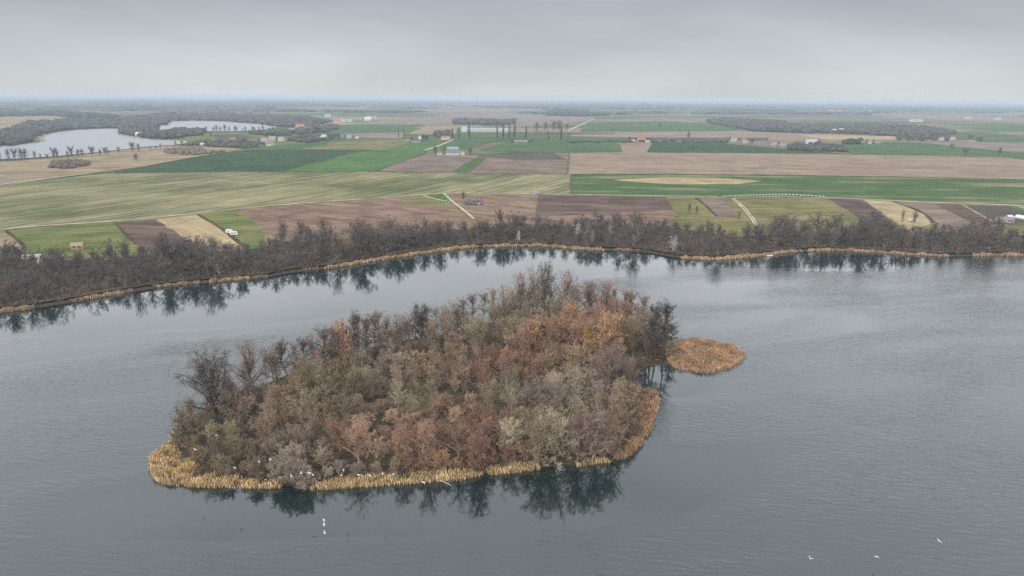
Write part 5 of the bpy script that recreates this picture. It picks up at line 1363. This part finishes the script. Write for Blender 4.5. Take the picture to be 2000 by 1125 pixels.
# jetty
p = at(1560, 489, 0.0); root = empty('jetty', (p.x, p.y - 3, 0.0), 0.0); tag(root, 'short pale wooden jetty between the low reeds', 'jetty')
for i in range(14): bmobj('plank', lambda bm: boxm(bm, -0.8, 0.8, -3 + i * 0.45, -3 + i * 0.45 + 0.4, 0.5, 0.56), paint((0.5, 0.47, 0.42)), root)
for x in (-0.7, 0.7):
    for y in (-2.8, 0, 2.8): bmobj('post', lambda bm: boxm(bm, x - 0.07, x + 0.07, y - 0.07, y + 0.07, -0.8, 0.9), paint(BROWNW), root)
# white panel fence along the track
fl = resample([tuple(at(x, y))[:2] for x, y in [(1410, 386), (1450, 384), (1500, 382.6), (1530, 382), (1570, 383.6), (1612, 387)]], 3.6)
root = empty('panel_fence', (fl[0][0], fl[0][1], LZ + 0.8)); tag(root, 'long white panel fence with dark gaps along the track', 'fence')
pm = bpy.data.meshes.new('panel'); bm = bmesh.new(); boxm(bm, 0.4, 2.8, -0.05, 0.05, 0.15, 1.25); bm.to_mesh(pm); bm.free(); pm.materials.append(paint((0.55, 0.55, 0.54)))
po = bpy.data.meshes.new('post'); bm = bmesh.new(); boxm(bm, -0.12, 0.12, -0.12, 0.12, -0.9, 1.9); bm.to_mesh(po); bm.free(); po.materials.append(paint(DARKR))
for a, b in zip(fl[:-1], fl[1:]):
    ang = math.atan2(b[1] - a[1], b[0] - a[0]); loc = (a[0] - fl[0][0], a[1] - fl[0][1], 0)
    q = link('panel', pm, root, loc); q.rotation_euler.z = ang
    q = link('post', po, root, loc); q.rotation_euler.z = ang
p = at(1426, 388); root = empty('field_gate', (p.x, p.y, LZ + 0.75), 0.0); tag(root, 'dark double gate at the start of the white panel fence', 'gate')
for s in (-1, 1):
    for z in (0.4, 0.8, 1.2, 1.6): bmobj('bar', lambda bm: boxm(bm, min(0.05 * s, 3.2 * s), max(0.05 * s, 3.2 * s), -0.05, 0.05, z - 0.12, z + 0.12), paint(DARKR), root)
    bmobj('post', lambda bm: boxm(bm, 3.2 * s - 0.15, 3.2 * s + 0.15, -0.15, 0.15, -0.8, 2.0), paint(DARKR), root)

# fallen branch lying in the water before the reeds
def dead_branch():
    V, F = [], []
    tube([(0, 0, 0.3), (1.2, -0.5, 0.35), (2.6, -1.4, 0.2), (4.0, -2.2, -0.1)], [0.16, 0.14, 0.11, 0.05], 6, V, F)
    tube([(1.2, -0.5, 0.35), (1.0, -1.4, 0.8), (0.7, -2.0, 1.0)], [0.09, 0.06, 0.02], 5, V, F)
    tube([(2.6, -1.4, 0.2), (3.4, -1.2, 0.7), (4.1, -1.3, 0.9)], [0.08, 0.05, 0.02], 5, V, F)
    return mesh_np('dead_branch', np.array(V), np.array(F), (M['bark_pale'],), smooth=True)
p = at(856, 940, 0.0)
tag(link('dead_branch', dead_branch(), None, (p.x, p.y, 0.0)), 'pale fallen branch lying in the water before the golden reeds', 'branch')

# ------------------------------------------------------------------ gulls in flight
def gull_mat():
    mt, t, b = mat_base('gull_plumage', 0.8, 0.1)
    g = t.nodes.new('ShaderNodeTexCoord'); s = t.nodes.new('ShaderNodeSeparateXYZ'); t.links.new(g.outputs['Object'], s.inputs[0])
    a = t.nodes.new('ShaderNodeMath'); a.operation = 'ABSOLUTE'; t.links.new(s.outputs['X'], a.inputs[0])
    r = t.nodes.new('ShaderNodeValToRGB'); e = r.color_ramp.elements
    e[0].position = 0.08; e[0].color = (0.8, 0.8, 0.79, 1); e[1].position = 0.70; e[1].color = (0.10, 0.10, 0.11, 1)
    for p_, c in ((0.14, (0.68, 0.69, 0.70, 1)), (0.60, (0.68, 0.69, 0.7, 1))):
        q = e.new(p_); q.color = c
    t.links.new(a.outputs[0], r.inputs[0]); t.links.new(r.outputs[0], b.inputs['Base Color'])
    return mt
def gull_mesh(flap, name):
    bm = bmesh.new()
    ys = [0.34, 0.30, 0.24, 0.14, 0.02, -0.12, -0.24, -0.36]
    rx = [0.008, 0.035, 0.05, 0.075, 0.085, 0.07, 0.05, 0.085]
    rz_ = [0.008, 0.035, 0.05, 0.07, 0.08, 0.06, 0.03, 0.006]
    zc = [0.0, 0.01, 0.02, 0.0, -0.01, 0.0, 0.01, 0.015]
    rings = []
    for y, a, c, z in zip(ys, rx, rz_, zc):
        rings.append([bm.verts.new((a * math.cos(R(22.5 + 45 * k)), y, z + c * math.sin(R(22.5 + 45 * k)))) for k in range(8)])
    faces = {}
    for i in range(len(rings) - 1):
        for k in range(8):
            faces[i, k] = bm.faces.new((rings[i][k], rings[i][(k + 1) % 8], rings[i + 1][(k + 1) % 8], rings[i + 1][k]))
    bm.faces.new(rings[0][::-1]); bm.faces.new(rings[-1])
    for side, k in ((1, 7), (-1, 3)):
        fs = [faces[i, k] for i in (3, 4)]
        for dx, dy, dz, sy, sz in ((0.24, 0.06, 0.17 * flap, 0.95, 0.5), (0.24, -0.02, 0.10 * flap, 0.75, 0.5), (0.22, -0.12, -0.05 * flap, 0.30, 0.5)):
            r = bmesh.ops.extrude_face_region(bm, geom=fs)
            vs = [g for g in r['geom'] if isinstance(g, bmesh.types.BMVert)]
            nf = [g for g in r['geom'] if isinstance(g, bmesh.types.BMFace)]
            bmesh.ops.delete(bm, geom=fs, context='FACES_ONLY')
            c = sum((v.co for v in vs), Vector()) / len(vs)
            for v in vs:
                d = v.co - c
                v.co = c + Vector((d.x * 0.3, d.y * sy, d.z * sz)) + Vector((side * dx, dy, dz))
            fs = nf
    bmesh.ops.recalc_face_normals(bm, faces=bm.faces)
    me = bpy.data.meshes.new(name); bm.to_mesh(me); bm.free()
    me.materials.append(GM)
    for f in me.polygons: f.use_smooth = True
    return me
GM = gull_mat()
GMESH = [gull_mesh(f, 'gull') for f in (1.0, 0.45, -0.5, 1.5)]
gl = [(423, 851, 'white gull flying over the olive bushes below the tip oak'), (381, 878, 'white gull over the reeds at the oak end'), (458, 913, 'white gull over the inner edge of the wide golden reed bed'),
      (507, 903, 'upper pair of gulls before the grey bushes, the one nearer the oak'), (528, 898, 'upper pair of gulls before the grey bushes, the one farther from the oak'), (518, 937, None), (546, 932, None), (569, 931, None), (588, 924, None), (604, 924, None), (611, 927, None),
      (671, 919, None), (667, 929, None), (701, 928, None), (722, 928, None), (747, 927, None), (769, 927, None), (827, 942, None),
      (632, 1015, 'top gull of the three over open water before the island'), (633, 1025, 'middle gull of the three over open water before the island'), (634, 1041, 'lowest gull of the three over open water before the island'),
      (1834, 1056, 'lone white gull low over the rippled open water'), (1712, 1087, 'faint gull skimming the ripples between two others'), (1583, 1091, 'gull skimming the ripples nearest the picture foot')]
n_row = 0
for i, (x, y, lb) in enumerate(gl):
    if lb is None:
        lb = '%s gull of the line flying along the front reeds, from the oak end' % ORD[n_row]; n_row += 1
    z = 9.0 + 4 * random.random() if i < 21 else 2.5
    p = at(x, y, z)
    g = link('flying_gull', GMESH[i % 4], None, p)
    s = 0.95 * random.uniform(0.85, 1.1)
    g.scale = (s, s, s); g.rotation_euler = (R(random.uniform(-8, 8)), R(random.uniform(-30, 30)), R(random.uniform(-70, -20)))
    tag(g, lb, 'gull', 'gulls in flight')

# ------------------------------------------------------------------ haze
def haze():
    e = FAR + 3000
    bm = bmesh.new(); boxm(bm, -e, e, -e, e, -2.0, 104.0)
    bmesh.ops.recalc_face_normals(bm, faces=bm.faces)
    me = bpy.data.meshes.new('haze'); bm.to_mesh(me); bm.free()
    mt = bpy.data.materials.new('haze'); mt.use_nodes = True
    t = mt.node_tree; t.nodes.clear()
    o = t.nodes.new('ShaderNodeOutputMaterial'); v = t.nodes.new('ShaderNodeVolumePrincipled')
    v.inputs['Color'].default_value = (0.70, 0.82, 0.98, 1)
    v.inputs['Density'].default_value = 0.000115
    v.inputs['Anisotropy'].default_value = 0.0
    t.links.new(v.outputs[0], o.inputs['Volume'])
    me.materials.append(mt)
    return link('haze', me)
tag(haze(), kind='stuff')
